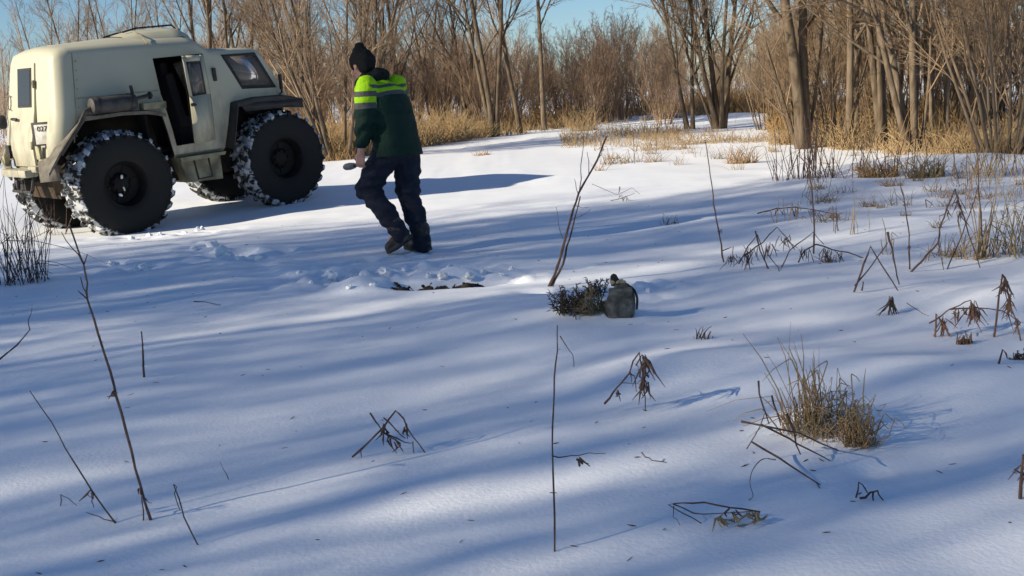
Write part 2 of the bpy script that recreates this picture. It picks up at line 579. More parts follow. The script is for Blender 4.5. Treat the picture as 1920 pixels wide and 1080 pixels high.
def axis(lo, hi, step, far, gr=1.13):
    a = list(np.arange(lo, hi, step))
    s, x = step, a[-1]
    while x < far:
        s *= gr
        x += s
        a.append(x)
    s, x = step, a[0]
    while x > -far:
        s *= gr
        x -= s
        a.insert(0, x)
    return np.array(a)
gx, gy = axis(-5.6, 6.2, .04, 900), axis(2.3, 12.4, .036, 900)
XX, YY = np.meshgrid(gx, gy)
ZZ = height(XX, YY)
idx = np.arange(XX.size).reshape(XX.shape)
mb = MB()
mb.add(np.stack([XX, YY, ZZ], -1).reshape(-1, 3), np.stack([idx[:-1, :-1], idx[:-1, 1:], idx[1:, 1:], idx[1:, :-1]], -1).reshape(-1, 4))
o = mb.build('snow_ground', 'snow', smooth=180)
tag(o, 'snow covered meadow striped with tree shadows', 'snow', kind='structure')

def gz(x, y):
    return float(height(np.array([float(x)]), np.array([float(y)]))[0])

# ------------------------------------------------------------------ trees
def grow(start, d, L, m, wig, up, r):
    """start (K,3), d (K,3), L (K,) -> polylines (K,m,3)"""
    K = len(start)
    P = np.empty((K, m, 3))
    P[:, 0] = start
    d = norm(d)
    for i in range(1, m):
        d = norm(d + r.normal(0, wig, (K, 3)) + np.array([0, 0, up]))
        P[:, i] = P[:, i - 1] + d * (L / (m - 1))[:, None]
    return P

def spawn(P, Rr, L, n, t0, ang, ratio, m, wig, up, rratio, rmin, r, t1=1.0):
    """n children on each parent polyline"""
    K, mp, _ = P.shape
    t = t0 + (t1 - t0) * ((np.arange(n)[None, :] + r.random((K, n))) / n)
    x = t * (mp - 1)
    i = np.minimum(x.astype(int), mp - 2)
    f = (x - i)[..., None]
    kk = np.arange(K)[:, None]
    st = P[kk, i] * (1 - f) + P[kk, i + 1] * f
    tn = norm(P[kk, i + 1] - P[kk, i])
    rr = Rr[kk, i] * (1 - f[..., 0]) + Rr[kk, i + 1] * f[..., 0]
    rv = r.normal(0, 1, tn.shape)
    side = norm(rv - (rv * tn).sum(-1, keepdims=True) * tn)
    a = ang * r.uniform(.65, 1.3, t.shape)[..., None]
    d = tn * np.cos(a) + side * np.sin(a)
    LL = (L[:, None] * ratio * (1.12 - .65 * t) * r.uniform(.6, 1.2, t.shape)).ravel()
    Q = grow(st.reshape(-1, 3), d.reshape(-1, 3), LL, m, wig, up, r)
    r0 = np.maximum(rr.ravel() * rratio, rmin)
    RQ = r0[:, None] * np.linspace(1, .35, m)[None]
    return Q, np.maximum(RQ, rmin * .7), LL

def make_tree(name, seed, H, stems, r0, bark='bark', twig='twig', lean=(0, 0), spread=.12, n1=13, a1=.75, q1=.42, up1=.07, t0=.25, n2=8, n3=8, n4=3, wig=.05, stemdirs=None, stemlen=None, rmin=.0027):
    r = np.random.default_rng(seed)
    root = empty(name, (0, 0, 0))
    tr, cr = MB(), MB()
    K = stems
    if stemdirs is not None:
        d = np.array(stemdirs, float)
        st = np.array([(dd[0] * .25, dd[1] * .25, -.15) for dd in d])
    else:
        a = r.uniform(0, 6.28, K)
        k = (r.uniform(.5, 1.2, K) if K > 1 else np.zeros(K)) * spread
        d = np.stack([np.cos(a) * k + lean[0], np.sin(a) * k + lean[1], np.ones(K)], 1)
        st = np.stack([np.cos(a) * k * .6, np.sin(a) * k * .6, np.full(K, -.15)], 1)
    L0 = H * (np.array(stemlen) if stemlen is not None else r.uniform(.75, 1.0, K) if K > 1 else np.ones(K))
    m0 = 13
    P0 = grow(st, d, L0, m0, wig * .55, .015, r)
    R0 = (r0 * (L0 / H))[:, None] * (1 - .93 * np.linspace(0, 1, m0) ** .85)[None]
    R0[:, 0] *= 1.3
    tubes(P0, np.maximum(R0, .008), 9, tr)
    P1, R1, L1 = spawn(P0, R0, L0, n1, t0, a1, q1, 8, wig * 1.5, up1, .55, .007, r)
    big = R1[:, 0] > .022
    if big.any():
        tubes(P1[big], R1[big], 6, tr)
    if (~big).any():
        tubes(P1[~big], R1[~big], 4, cr)
    P2, R2, L2 = spawn(P1, R1, L1, n2, .15, .65, .48, 5, wig * 1.8, up1 * .8, .6, .0042, r)
    tubes(P2, R2, 3, cr)
    P3, R3, L3 = spawn(P2, R2, L2, n3, .1, .6, .52, 4, wig * 2, up1 * .6, .7, rmin, r)
    tubes(P3, R3, 3, cr)
    if n4:
        P4, R4, L4 = spawn(P3, R3, L3, n4, .1, .6, .6, 3, wig * 2, .05, .8, rmin * .8, r)
        tubes(P4, R4, 3, cr)
    tr.build('trunk', bark, root, smooth=180)
    cr.build('crown', twig, root, smooth=0)
    return root

def place(root, px, Y, rz=0.0, s=1.0, py=None):
    """stand a plant at the depth Y on the line of sight of pixel column px"""
    d = ray(px, 230 if py is None else py)
    X = d[0] / d[1] * Y
    root.location = (X, Y, gz(X, Y) - .02)
    root.rotation_euler = (0, 0, rz)
    root.scale = (s, s, s)
    return root

# trees one can tell apart
t = make_tree('alder_tree', 101, 11, 4, .115, stemdirs=[(-.07, 0, 1), (.0, .04, 1), (-.30, .1, 1), (.16, .15, 1)], stemlen=[1, .95, .35, .35], n1=13, a1=.75, q1=.36, t0=.16)
place(t, 1508, 19.2)
tag(t, 'thick dark trunked bare tree forking into two upright stems at the meadow edge', 'tree', 'bare trees at the meadow edge')
t = make_tree('alder_tree', 102, 11, 5, .07, stemdirs=[(-.05, 0, 1), (-.16, .1, 1), (-.28, -.05, 1), (.02, .2, 1), (.20, .1, 1)], stemlen=[1, .95, .85, .8, .5], n1=12, a1=.6, q1=.33, t0=.15, bark='barkpale', twig='twigolive')
place(t, 1718, 17.6)
tag(t, 'clump of tall pale brown trunks rising close together from straw grass', 'tree', 'bare trees at the meadow edge')
t = make_tree('alder_tree', 103, 10.5, 3, .075, spread=.07, n1=12, a1=.6, q1=.35, t0=.25, bark='bark', twig='twigolive', lean=(-.04, 0))
place(t, 1660, 18.4, 1.0)
tag(t, 'slim dark tree with three stems beside the clump of pale trunks', 'tree', 'bare trees at the meadow edge')
t = make_tree('willow_tree', 104, 7.5, 16, .030, spread=.38, n1=11, a1=.45, q1=.38, t0=.1, bark='barkpale', twig='twigolive', n2=8, n3=7, n4=2)
place(t, 1888, 14.6)
tag(t, 'dense olive brown willow with many slanting stems fanning out of one base', 'tree', 'bare trees at the meadow edge')
t = make_tree('willow_tree', 105, 8, 9, .055, spread=.42, n1=12, a1=.55, q1=.36, t0=.12, bark='bark', twig='twig', n2=8, n3=7)
place(t, 632, 22.5)
tag(t, 'dark willow with thick limbs fanning up and out behind the walking man', 'tree', 'bare trees at the meadow edge')
t = make_tree('alder_tree', 106, 11, 3, .08, stemdirs=[(-.10, 0, 1), (.08, .02, 1), (-.2, .2, 1)], stemlen=[1, .95, .8], n1=12, a1=.6, q1=.33, t0=.22)
place(t, 927, 27.5)
tag(t, 'tree with two dark stems parting in a narrow V at the snow edge', 'tree', 'bare trees at the meadow edge')
t = make_tree('alder_tree', 107, 11, 1, .07, lean=(-.07, 0), n1=18, a1=.6, q1=.33, t0=.2)
place(t, 976, 28.5)
tag(t, 'single thin tree leaning over toward the narrow V shaped tree', 'tree', 'bare trees at the meadow edge')
t = make_tree('alder_tree', 108, 11, 1, .075, lean=(-.01, 0), n1=16, a1=.6, q1=.28, t0=.25, bark='barkpale')
place(t, 1020, 29.5)
tag(t, 'straight pale brown single tree standing alone among low reddish scrub', 'tree', 'bare trees at the meadow edge')
t = make_tree('alder_tree', 109, 7.5, 2, .075, spread=.12, lean=(-.06, 0), n1=14, a1=.6, q1=.42, t0=.18)
place(t, 1296, 26.5)
tag(t, 'small dark tree with an open rounded crown in front of blue sky', 'tree', 'bare trees at the meadow edge')
t = make_tree('alder_tree', 110, 9.5, 5, .08, stemdirs=[(-.24, 0, 1), (-.1, .1, 1), (.14, 0, 1), (.04, -.1, 1), (-.4, .1, 1)], stemlen=[.9, 1, .95, .8, .55], n1=12, a1=.5, q1=.36, t0=.12)
place(t, 1352, 26)
tag(t, 'tree splitting low down into several stems like an open vase', 'tree', 'bare trees at the meadow edge')
t = make_tree('alder_tree', 111, 5.5, 1, .07, stemdirs=[(.32, 0, 1)], n1=12, a1=.6, q1=.4, t0=.2)
place(t, 1556, 20.5)
tag(t, 'short crooked tree leaning away from the thick forked trunk', 'tree', 'bare trees at the meadow edge')
t = make_tree('alder_tree', 112, 12, 2, .095, stemdirs=[(-.03, 0, 1), (.06, 0, 1)], n1=14, a1=.55, q1=.28, t0=.25)
place(t, 388, 30)
tag(t, 'tall twin trunk tree rising straight behind the vehicle roof', 'tree', 'bare trees at the meadow edge')

# repeats: copies that only their place tells apart
def repeats(proto, spots, label, group, first=True):
    for i, (px, Y, rz, s) in enumerate(spots):
        o = proto if i == 0 else copy_tree(proto)
        place(o, px, Y, rz, s)
        tag(o, label, 'tree', group)

pole = make_tree('aspen_tree', 121, 9.0, 1, .06, n1=20, a1=.5, q1=.24, t0=.15, twig='twig')
repeats(pole, [(x + random.uniform(-14, 14), random.uniform(31, 40), random.uniform(0, 6), random.uniform(.68, .80)) for x in range(85, 360, 24)],
        'slim upright bare tree in the row beyond the off-road vehicle', 'slim trees beyond the vehicle')
pole2 = make_tree('aspen_tree', 122, 11.0, 2, .07, spread=.08, n1=15, a1=.55, q1=.30, t0=.15, twig='twig')
repeats(pole2, [(x + random.uniform(-12, 12), random.uniform(27, 40), random.uniform(0, 6), random.uniform(.75, 1.1)) for x in (425, 465, 500, 545, 585, 690, 730, 765, 800, 845, 885)],
        'tall bare tree with two slim stems in the wood behind the man', 'tall twin stem trees of the wood')
pole3 = make_tree('aspen_tree', 123, 11.0, 1, .065, n1=20, a1=.65, q1=.30, t0=.12, twig='twigolive', bark='barkpale')
repeats(pole3, [(x + random.uniform(-12, 12), random.uniform(18.5, 28), random.uniform(0, 6), random.uniform(.8, 1.1)) for x in (1605, 1632, 1685, 1700, 1742, 1760, 1780, 1800, 1825, 1845, 1880, 1925, 1970, 1590)],
        'tall bare tree with olive brown twigs in the wood beyond the straw grass', 'tall olive brown trees of the wood')
bush = make_tree('willow_shrub', 131, 4.2, 16, .028, spread=.40, n1=8, a1=.5, q1=.40, t0=.12, n2=7, n3=6, n4=1, twig='twigred', bark='twigred')
repeats(bush, [(x + random.uniform(-16, 16), random.uniform(29, 36), random.uniform(0, 6), random.uniform(.5, .8)) for x in list(range(400, 1010, 38)) + list(range(1040, 1250, 34))],
        'reddish brown leafless shrub in the thicket behind the straw grass', 'reddish brown shrubs of the thicket')
bush2 = make_tree('willow_shrub', 132, 4.0, 14, .03, spread=.34, n1=8, a1=.5, q1=.42, t0=.1, n2=6, n3=6, n4=0, twig='twigolive', bark='barkpale')
repeats(bush2, [(x + random.uniform(-14, 14), random.uniform(17.5, 26), random.uniform(0, 6), random.uniform(.55, 1.0)) for x in list(range(1450, 1990, 40))],
        'olive brown leafless shrub between the trunks beyond the straw grass', 'olive brown shrubs of the wood')
bush3 = make_tree('willow_shrub', 133, 3.6, 12, .026, spread=.36, n1=8, a1=.5, q1=.42, t0=.1, n2=7, n3=6, n4=2, twig='twig', bark='twig')
repeats(bush3, [(x + random.uniform(-16, 16), random.uniform(38, 52), random.uniform(0, 6), random.uniform(.6, 1.05)) for x in list(range(380, 1260, 46)) + [1270, 1300, 1350, 1385, 1410, 1440, 1460, 1480]],
        'dull brown leafless shrub deep in the thicket', 'dull brown shrubs of the thicket')
# trees to the left of the camera: their shadows stripe the snow
ca, sa = math.cos(SUN_AZ), math.sin(SUN_AZ)
shade = [pole2, pole3, pole, bush]
SHADE = []
rs = random.Random(5)
for i in range(74):
    s = -4.0 + 14.3 * (i + rs.uniform(-.5, .5)) / 73
    q_ = (rs.uniform(-27, -13), s, rs.choice([0, 0, 1, 1, 2]), rs.uniform(1.0, 1.5))
    if rs.random() < (.45 if s < 3.3 else .85 if s < 5.6 else .55 if s < 8 else .8):
        SHADE.append(q_)
for (tt, s, k, sc) in SHADE:
    X, Y = tt * ca - s * sa, tt * sa + s * ca
    o = copy_tree(shade[k])
    o.location = (X, Y, gz(X, Y) - .02)
    o.rotation_euler = (0, 0, rs.uniform(0, 6))
    o.scale = (sc,) * 3
    tag(o, 'bare tree in the belt whose shadows stripe the snow', 'tree', 'belt of trees that shades the meadow')

# distant wood seen through the near trunks: one mass
r = np.random.default_rng(77)
mb = MB()
K = 760
a = r.uniform(-.62, .55, K)
D = r.uniform(60, 130, K)
keep = ~((a > .10) & (a < .26) & (r.random(K) < .6))
a, D = a[keep], D[keep]
K = len(a)
x, y = D * np.sin(a), D * np.cos(a)
st = np.stack([x, y, height(x, y) - .2], 1)
L = np.where((a > .02) & (a < .28), r.uniform(2.5, 5.5, K), r.uniform(3.5, 7.5, K))
P = grow(st, np.stack([r.normal(0, .08, K), r.normal(0, .08, K), np.ones(K)], 1), L, 5, .04, .02, r)
R_ = .06 * np.linspace(1, .25, 5)[None] * (L / 8)[:, None]
tubes(P, R_, 4, mb)
P1, R1, L1 = spawn(P, R_, L, 14, .1, .6, .38, 4, .08, .1, .5, .016, r)
tubes(P1, R1, 3, mb)
P2, R2, L2 = spawn(P1, R1, L1, 6, .1, .6, .5, 3, .08, .08, .7, .008, r)
tubes(P2, R2, 3, mb)
o = mb.build('distant_wood', 'twigred', smooth=0)
tag(o, 'distant leafless wood seen through the nearer trunks', 'wood', kind='stuff')

# ------------------------------------------------------------------ dry grass along the wood edge
def blades(mb, base, h, r, lean=.25, wid=.006, droop=.5, m=5, dirbias=(0, 0)):
    """grass blades as thin tapering strips of three sides; base (K,3), h (K,)"""
    K = len(base)
    d = np.stack([r.normal(dirbias[0], lean, K), r.normal(dirbias[1], lean, K), np.ones(K)], 1)
    d = norm(d)
    P = np.empty((K, m, 3))
    P[:, 0] = base
    side = np.stack([r.normal(0, 1, K), r.normal(0, 1, K), np.zeros(K)], 1)
    for i in range(1, m):
        d = norm(d + side * droop * .12 * i / m - np.array([0, 0, 1]) * (droop * r.random(K) * i / m * .35)[:, None])
        P[:, i] = P[:, i - 1] + d * (h / (m - 1))[:, None]
    w = wid * r.uniform(.6, 1.4, K)
    tubes(P, w[:, None] * np.linspace(1, .25, m)[None], 3, mb)

def edge_band(name, pts, n, hr, m, label, wid=.010, depth=1.6, seed=1, cat='grass', clumpy=.6):
    """pts: list of (px, Y) along which grass grows"""
    r = np.random.default_rng(seed)
    px = np.array([p[0] for p in pts], float)
    Yv = np.array([p[1] for p in pts], float)
    t = r.random(n) * (len(pts) - 1)
    i = np.minimum(t.astype(int), len(pts) - 2)
    f = t - i
    X0 = np.array([ray(q, 230)[0] / ray(q, 230)[1] for q in px])
    y = Yv[i] * (1 - f) + Yv[i + 1] * f
    sl_ = X0[i] * (1 - f) + X0[i + 1] * f
    y = y + r.random(n) ** 1.3 * depth
    x = sl_ * y
    nn = vnoise(np.stack([x / .55, y / .55], 1), seed)
    keep = nn > (r.random(n) * 2 - 1) * clumpy - .25
    x, y, nn = x[keep], y[keep], nn[keep]
    big = vnoise(np.stack([x / 1.7, y / 1.7], 1), seed + 40)
    kp = big > r.random(len(x)) * 1.5 - (1.1 if name == 'straw_grass' else 1.5)
    x, y, nn, big = x[kp], y[kp], nn[kp], big[kp]
    h = r.uniform(.45, 1.0, len(x)) ** 1.5 * hr[1] * (.62 + .45 * np.clip(nn, -.6, 1)) * (.75 + .55 * np.clip(big, -.8, 1))
    mb = MB()
    blades(mb, np.stack([x, y, height(x, y) - .02], 1), h, r, .34, wid, 1.5)
    o = mb.build(name, m, smooth=0)
    tag(o, label, cat, kind='stuff')
edge_band('straw_grass', [(560, 22), (640, 22.3), (720, 23.5), (800, 25), (900, 27), (1000, 28.5), (1100, 29.5), (1250, 31), (1330, 32)], 9000, (.35, 1.1), 'straw', 'tall straw coloured grass along the foot of the thicket', .010, 3.0, 3)
edge_band('reed_bed', [(560, 26), (700, 27), (900, 30), (1100, 33), (1260, 36), (1380, 40), (1460, 40)], 9000, (.7, 1.7), 'strawbrown', 'brown dead reeds standing at the back of the meadow', .012, 9, 4)
edge_band('straw_grass', [(1440, 20), (1520, 19.4), (1600, 18), (1700, 16.6), (1800, 15.6), (1900, 14.6), (1990, 14)], 8500, (.25, .8), 'straw', 'yellow straw grass round the trunks at the meadow edge', .008, 5.5, 5)
edge_band('reed_bed', [(1300, 34), (1380, 33), (1470, 30)], 5000, (.5, 1.2), 'strawbrown', 'brown dead weeds closing the gap behind the vase shaped tree', .010, 8, 16)
edge_band('reed_bed', [(1440, 23), (1600, 22), (1800, 20), (1990, 19)], 6000, (.5, 1.4), 'strawbrown', 'brown dead weeds standing deep between the trunks', .010, 10, 6)
edge_band('straw_grass', [(1050, 22.5), (1200, 21.5), (1330, 21.5), (1480, 20)], 5200, (.08, .42), 'straw', 'low yellow grass scattered in drifts over the open snow', .007, 4.5, 12, clumpy=1.2)
edge_band('straw_grass', [(-60, 24), (0, 26), (40, 28)], 900, (.6, 1.4), 'strawbrown', 'brown dead grass showing behind the rear of the vehicle', .010, 8, 8)

# ------------------------------------------------------------------ the off-road vehicle (x forward, y to the far side, z up, origin on the ground under the rear axle)
veh = empty('off_road_vehicle', (VX, VY, VZ - .04))
veh.matrix_world = Matrix.Translation((VX, VY, VZ - .04)) @ Matrix.Rotation(VYAW, 4, 'Z') @ Matrix.Rotation(-VPIT, 4, 'Y') @ Matrix.Rotation(VROL, 4, 'X')
tag(veh, 'cream all-terrain vehicle on huge snow-caked tyres with its side door ajar', 'off-road vehicle')
WD, WB, TR, TW = 1.30, 2.292, 1.374, 0.46

def hw(z):
    return np.interp(z, [.8, 1.1, 1.55, 2.2, 2.5], [.72, .75, .75, .655, .62])

def section(zb, ze, zc, ws):
    ys = float(hw(ze)) * ws
    L = []
    zm = min(1.55, zb + (ze - zb) * .6)
    L.append((0, zb))
    L.append((float(hw(zb)) * ws - .05, zb))
    L.append((float(hw(zb)) * ws, zb + .04))
    L.append((float(hw(min(1.1, zm))) * ws, zb + (zm - zb) * .5))
    L.append((float(hw(zm)) * ws, zm))
    L.append((float(hw((zm + ze) / 2)) * ws, (zm + ze) / 2))
    L.append((ys, ze - .05))
    L.append((ys - .012, ze - .01))
    L.append((ys - .05, ze + .03))
    L.append((ys - .12, ze + .03 + (zc - ze - .03) * .30))
    L.append((ys * .5, ze + .03 + (zc - ze - .03) * .75))
    L.append((0, zc))
    return L + [(-y, z) for y, z in L[-2:0:-1]]

def xrear(z):
    return float(np.interp(z, [.85, 1.0, 1.25, 1.6, 2.1, 2.4], [-.72, -.735, -.72, -.63, -.545, -.49]))

def body_solid(mb, inset=0.0):
    st = []
    i = inset
    for d, ws, dz, db in [(0, .72, .16, .02), (.015, .84, .07, .005), (.05, .93, .03, 0), (.11, .98, .008, 0), (.20, 1, 0, 0)]:
        st.append(('r', d + i, .86 + db + i, 2.24 - dz - i * .6, 2.33 - dz * 1.1 - i, ws - i * 1.3))
    for x, zb, ze, zc in [(0.3, .86, 2.245, 2.37), (.75, .86, 2.245, 2.395), (1.20, .86, 2.24, 2.41), (1.33, .86, 2.225, 2.37), (1.50, .86, 2.10, 2.20), (1.62, .86, 2.095, 2.175),
                          (2.17, .90, 2.075, 2.15), (2.24, .92, 2.03, 2.09), (2.47, 1.0, 1.58, 1.63), (2.53, 1.02, 1.49, 1.525), (2.66, 1.05, 1.36, 1.40)]:
        st.append((x if x < 2 else x - i * .8, None, zb + i, ze - i * .6, zc - i, (1 if x < 2.3 else .985 if x < 2.5 else .93) - i * 1.3))
    rows = []
    for s in st:
        if s[0] == 'r':
            sec = section(*s[2:])
            rows.append([(xrear(z) + s[1], y, z) for y, z in sec])
        else:
            sec = section(*s[2:])
            rows.append([(s[0], y, z) for y, z in sec])
    n = len(rows[0])
    X = np.array(rows)
    idx = np.arange(len(rows) * n).reshape(len(rows), n)
    nx = np.roll(idx, -1, 1)
    base = mb.n
    mb.add(X.reshape(-1, 3), np.stack([idx[:-1], idx[1:], nx[1:], nx[:-1]], -1).reshape(-1, 4)[:, ::-1])
    mb.f.setdefault(n, []).append(idx[0][None] + base)
    mb.f.setdefault(n, []).append(idx[-1][::-1][None] + base)

def tmpobj(mb, m):
    me = mb.mesh('tmp')
    bm = bmesh.new()
    bm.from_mesh(me)
    bmesh.ops.recalc_face_normals(bm, faces=bm.faces)
    bm.to_mesh(me)
    bm.free()
    me.materials.append(M[m])
    o = bpy.data.objects.new('tmp', me)
    C.objects.link(o)
    return o

mb = MB(); body_solid(mb)
base = tmpobj(mb, 'paint')
cutters = []
mb = MB(); body_solid(mb, .035); cutters.append(tmpobj(mb, 'inside'))
RARCH = [(-1.2, .4), (-.80, .92), (-.63, 1.17), (-.34, 1.47), (.46, 1.47), (.66, 1.40), (.775, .80), (.775, .4)]
FARCH = [(1.46, .4), (1.47, .86), (1.63, 1.46), (3.0, 1.30), (3.0, .4)]
for poly in (RARCH, FARCH):
    for s in (-1, 1):
        mb = MB(); prism(mb, poly, s * .40, s * 1.2); cutters.append(tmpobj(mb, 'well'))
DOOR = [(.800, 1.005), (.69, 1.66), (.69, 2.085), (1.39, 2.10), (1.345, 1.02)]
mb = MB(); prism(mb, DOOR, -.50, -1.2); cutters.append(tmpobj(mb, 'paint'))
SWIN = [(1.655, 2.055), (2.135, 2.055), (2.345, 1.60), (1.845, 1.625)]
for s in (-1, 1):
    mb = MB(); prism(mb, SWIN, s * .50, s * 1.2); cutters.append(tmpobj(mb, 'black'))
mb = MB()
mb.addpoly([(2.0, -.56, 2.02), (2.0, .56, 2.02), (2.0, .62, 1.62), (2.0, -.62, 1.62), (2.8, -.56, 2.02), (2.8, .56, 2.02), (2.8, .62, 1.62), (2.8, -.62, 1.62)],
           [(0, 1, 2, 3), (7, 6, 5, 4), (0, 4, 5, 1), (1, 5, 6, 2), (2, 6, 7, 3), (3, 7, 4, 0)])
cutters.append(tmpobj(mb, 'black'))
for c in cutters:
    md = base.modifiers.new('b', 'BOOLEAN')
    md.operation = 'DIFFERENCE'
    md.solver = 'EXACT'
    md.material_mode = 'TRANSFER'
    md.object = c
me = evaluated(base)
me.name = 'body'
for o in cutters + [base]:
    bpy.data.objects.remove(o)
body = mkobj('body', me, None, veh, 32)

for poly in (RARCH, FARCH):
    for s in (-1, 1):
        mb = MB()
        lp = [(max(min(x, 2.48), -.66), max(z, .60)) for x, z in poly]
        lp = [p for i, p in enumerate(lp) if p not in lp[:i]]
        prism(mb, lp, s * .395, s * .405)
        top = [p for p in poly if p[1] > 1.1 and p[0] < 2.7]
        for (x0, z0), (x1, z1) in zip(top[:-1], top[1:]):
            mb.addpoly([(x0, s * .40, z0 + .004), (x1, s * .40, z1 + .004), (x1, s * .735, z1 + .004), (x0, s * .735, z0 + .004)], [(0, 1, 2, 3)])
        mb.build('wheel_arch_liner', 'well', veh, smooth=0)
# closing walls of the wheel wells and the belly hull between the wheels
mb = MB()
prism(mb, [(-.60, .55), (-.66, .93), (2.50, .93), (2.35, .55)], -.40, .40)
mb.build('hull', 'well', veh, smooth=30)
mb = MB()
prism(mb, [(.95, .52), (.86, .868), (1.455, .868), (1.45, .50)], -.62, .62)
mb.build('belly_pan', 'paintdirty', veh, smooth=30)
mb = MB()
prism(mb, [(.80, .80), (.785, .858), (1.44, .858), (1.42, .82)], -.80, -.60)
mb.build('door_step', 'paintdirty', veh, smooth=30)
mb = MB()
tubes(np.array([(1.0, -.74, .82), (1.02, -.76, .56), (1.22, -.76, .57), (1.22, -.72, .80)]), .014, 6, mb)
mb.build('foot_step', 'darkmetal', veh)
# interior: floor, two seats with headrests, dash, steering wheel
mb = MB(); box(mb, (1.0, 0, .95), (2.6, 1.0, .03)); mb.build('cabin_floor', 'inside', veh, smooth=0)
for yy in (-.28, .30):
    s_ = MB()
    rbox(s_, (1.25, yy, 1.28), (.46, .44, .14), .04)
    rbox(s_, (1.03, yy, 1.60), (.13, .44, .60), .05, Matrix.Rotation(-.18, 3, 'Y'))
    rbox(s_, (.97, yy, 1.95), (.10, .26, .17), .04)
    box(s_, (1.2, yy, 1.09), (.34, .34, .26))
    s_.build('seat', 'seat', veh)
mb = MB(); rbox(mb, (2.15, 0, 1.38), (.34, 1.2, .24), .05); mb.build('dashboard', 'inside', veh)
mb = MB(); box(mb, (.52, 0, 1.55), (.03, 1.20, 1.12)); mb.build('bulkhead', 'inside', veh, smooth=0)
mb = MB()
a = np.linspace(0, 2 * math.pi, 25)
ring = np.stack([1.86 + .10 * np.sin(a) * .5, .30 + .18 * np.cos(a), 1.62 + .16 * np.sin(a)], 1)
tubes(ring, .014, 6, mb)
tubes(np.array([(1.86, .30, 1.62), (2.05, .30, 1.48)]), .02, 6, mb)
mb.build('steering_wheel', 'black', veh)

# door leaf hinged at its front edge, swung out
door = empty('door', (0, 0, 0)); door.parent = veh
TH = rad(37)
def doorpt(s, z, off=0.0):
    """s: distance back from the hinge, z height, off: outward of the leaf"""
    y0 = -float(hw(z))
    hx = float(np.interp(z, [1.0, 2.1], [1.345, 1.385]))
    return (hx - s * math.cos(TH) - off * math.sin(TH) * 1, y0 - s * math.sin(TH) - off * math.cos(TH) * 1, z)
def leaf(mb, s0, s1, z0, z1, t0, t1, top=None):
    v = []
    for off in (t0, t1):
        v += [doorpt(s0, z0, off), doorpt(s1, z0, off), doorpt(s1, z1, off), doorpt(s0, z1, off)]
    mb.add(v, [(0, 1, 2, 3), (7, 6, 5, 4), (0, 4, 5, 1), (1, 5, 6, 2), (2, 6, 7, 3), (3, 7, 4, 0)])
mb = MB()
DW = .66
leaf(mb, 0, DW, 1.02, 1.60, -.012, .022)
leaf(mb, 0, .12, 1.60, 2.085, -.012, .022)
leaf(mb, .56, DW, 1.60, 2.085, -.012, .022)
leaf(mb, .12, .56, 2.01, 2.085, -.012, .022)
o = mb.build('door_panel', 'paint', door, smooth=0)
mb = MB()
for (s0, s1, z0, z1) in ((.12, .14, 1.60, 2.01), (.54, .56, 1.60, 2.01), (.14, .54, 1.60, 1.62), (.14, .54, 1.99, 2.01)):
    leaf(mb, s0 + .001, s1 - .001, z0, z1, -.008, .027)
mb.build('window_frame', 'black', door, smooth=0)
mb = MB(); leaf(mb, .13, .55, 1.61, 2.0, .003, .008); mb.build('pane', 'glass', door, smooth=0)
mb = MB()
q = [doorpt(.60, 1.50, .045), doorpt(.50, 1.495, .05)]
capsule(mb, q[0], q[1], .022, .016, 8, 3)
capsule(mb, doorpt(.60, 1.50, .02), q[0], .016, .016, 8, 2)
mb.build('handle', 'black', door)
mb = MB(); leaf(mb, DW + .001, DW + .016, 1.03, 2.08, -.01, .02); mb.build('seal', 'black', door, smooth=0)

# side windows, windscreen, wiper, mirror post, grab handle
def sideface(poly, s, off):
    return [(x, s * (float(hw(z)) + off), z) for x, z in poly]
def inset(poly, k):
    c = np.mean(poly, 0)
    return [tuple(c + (np.array(p) - c) * k) for p in poly]
for s in (-1, 1):
    w = empty('side_window', (0, 0, 0)); w.parent = veh
    mb = MB()
    a_, b_ = sideface(inset(SWIN, 1.05), s, .004), sideface(inset(SWIN, .90), s, .004)
    a2, b2 = sideface(inset(SWIN, 1.05), s, -.02), sideface(inset(SWIN, .90), s, -.02)
    for i in range(4):
        j = (i + 1) % 4
        mb.addpoly([a_[i], a_[j], b_[j], b_[i], a2[i], a2[j], b2[j], b2[i]], [(0, 1, 2, 3), (7, 6, 5, 4), (0, 4, 5, 1), (2, 6, 7, 3)])
    mb.build('window_frame', 'black', w, smooth=0)
    mb = MB()
    a_, a2 = sideface(inset(SWIN, .92), s, -.008), sideface(inset(SWIN, .92), s, -.013)
    mb.addpoly(a_ + a2, [(0, 1, 2, 3), (7, 6, 5, 4)] + [(i, i + 4, (i + 1) % 4 + 4, (i + 1) % 4) for i in range(4)])
    mb.build('pane', 'glass', w, smooth=0)
def front_x(z):
    return float(np.interp(z, [1.4, 1.525, 1.63, 2.09, 2.15], [2.66, 2.53, 2.47, 2.24, 2.17]))
mb = MB()
v = [(front_x(z) + dx, y, z) for dx in (-.022, -.016) for y, z in ((-.57, 2.03), (.57, 2.03), (.63, 1.61), (-.63, 1.61))]
mb.addpoly(v, [(0, 1, 2, 3), (7, 6, 5, 4)] + [(i, i + 4, (i + 1) % 4 + 4, (i + 1) % 4) for i in range(4)])
mb.build('windscreen', 'glass', veh, smooth=0)
mb = MB()
rbox(mb, (2.41, -.79, 1.66), (.035, .05, .20), .012)
tubes(np.array([(2.41, -.74, 1.50), (2.41, -.79, 1.52), (2.41, -.79, 1.60)]), .012, 6, mb)
mb.build('mirror', 'black', veh)
mb = MB()
rbox(mb, (1.475, -.722, 1.83), (.05, .03, .17), .012)
mb.build('grab_handle', 'black', veh)
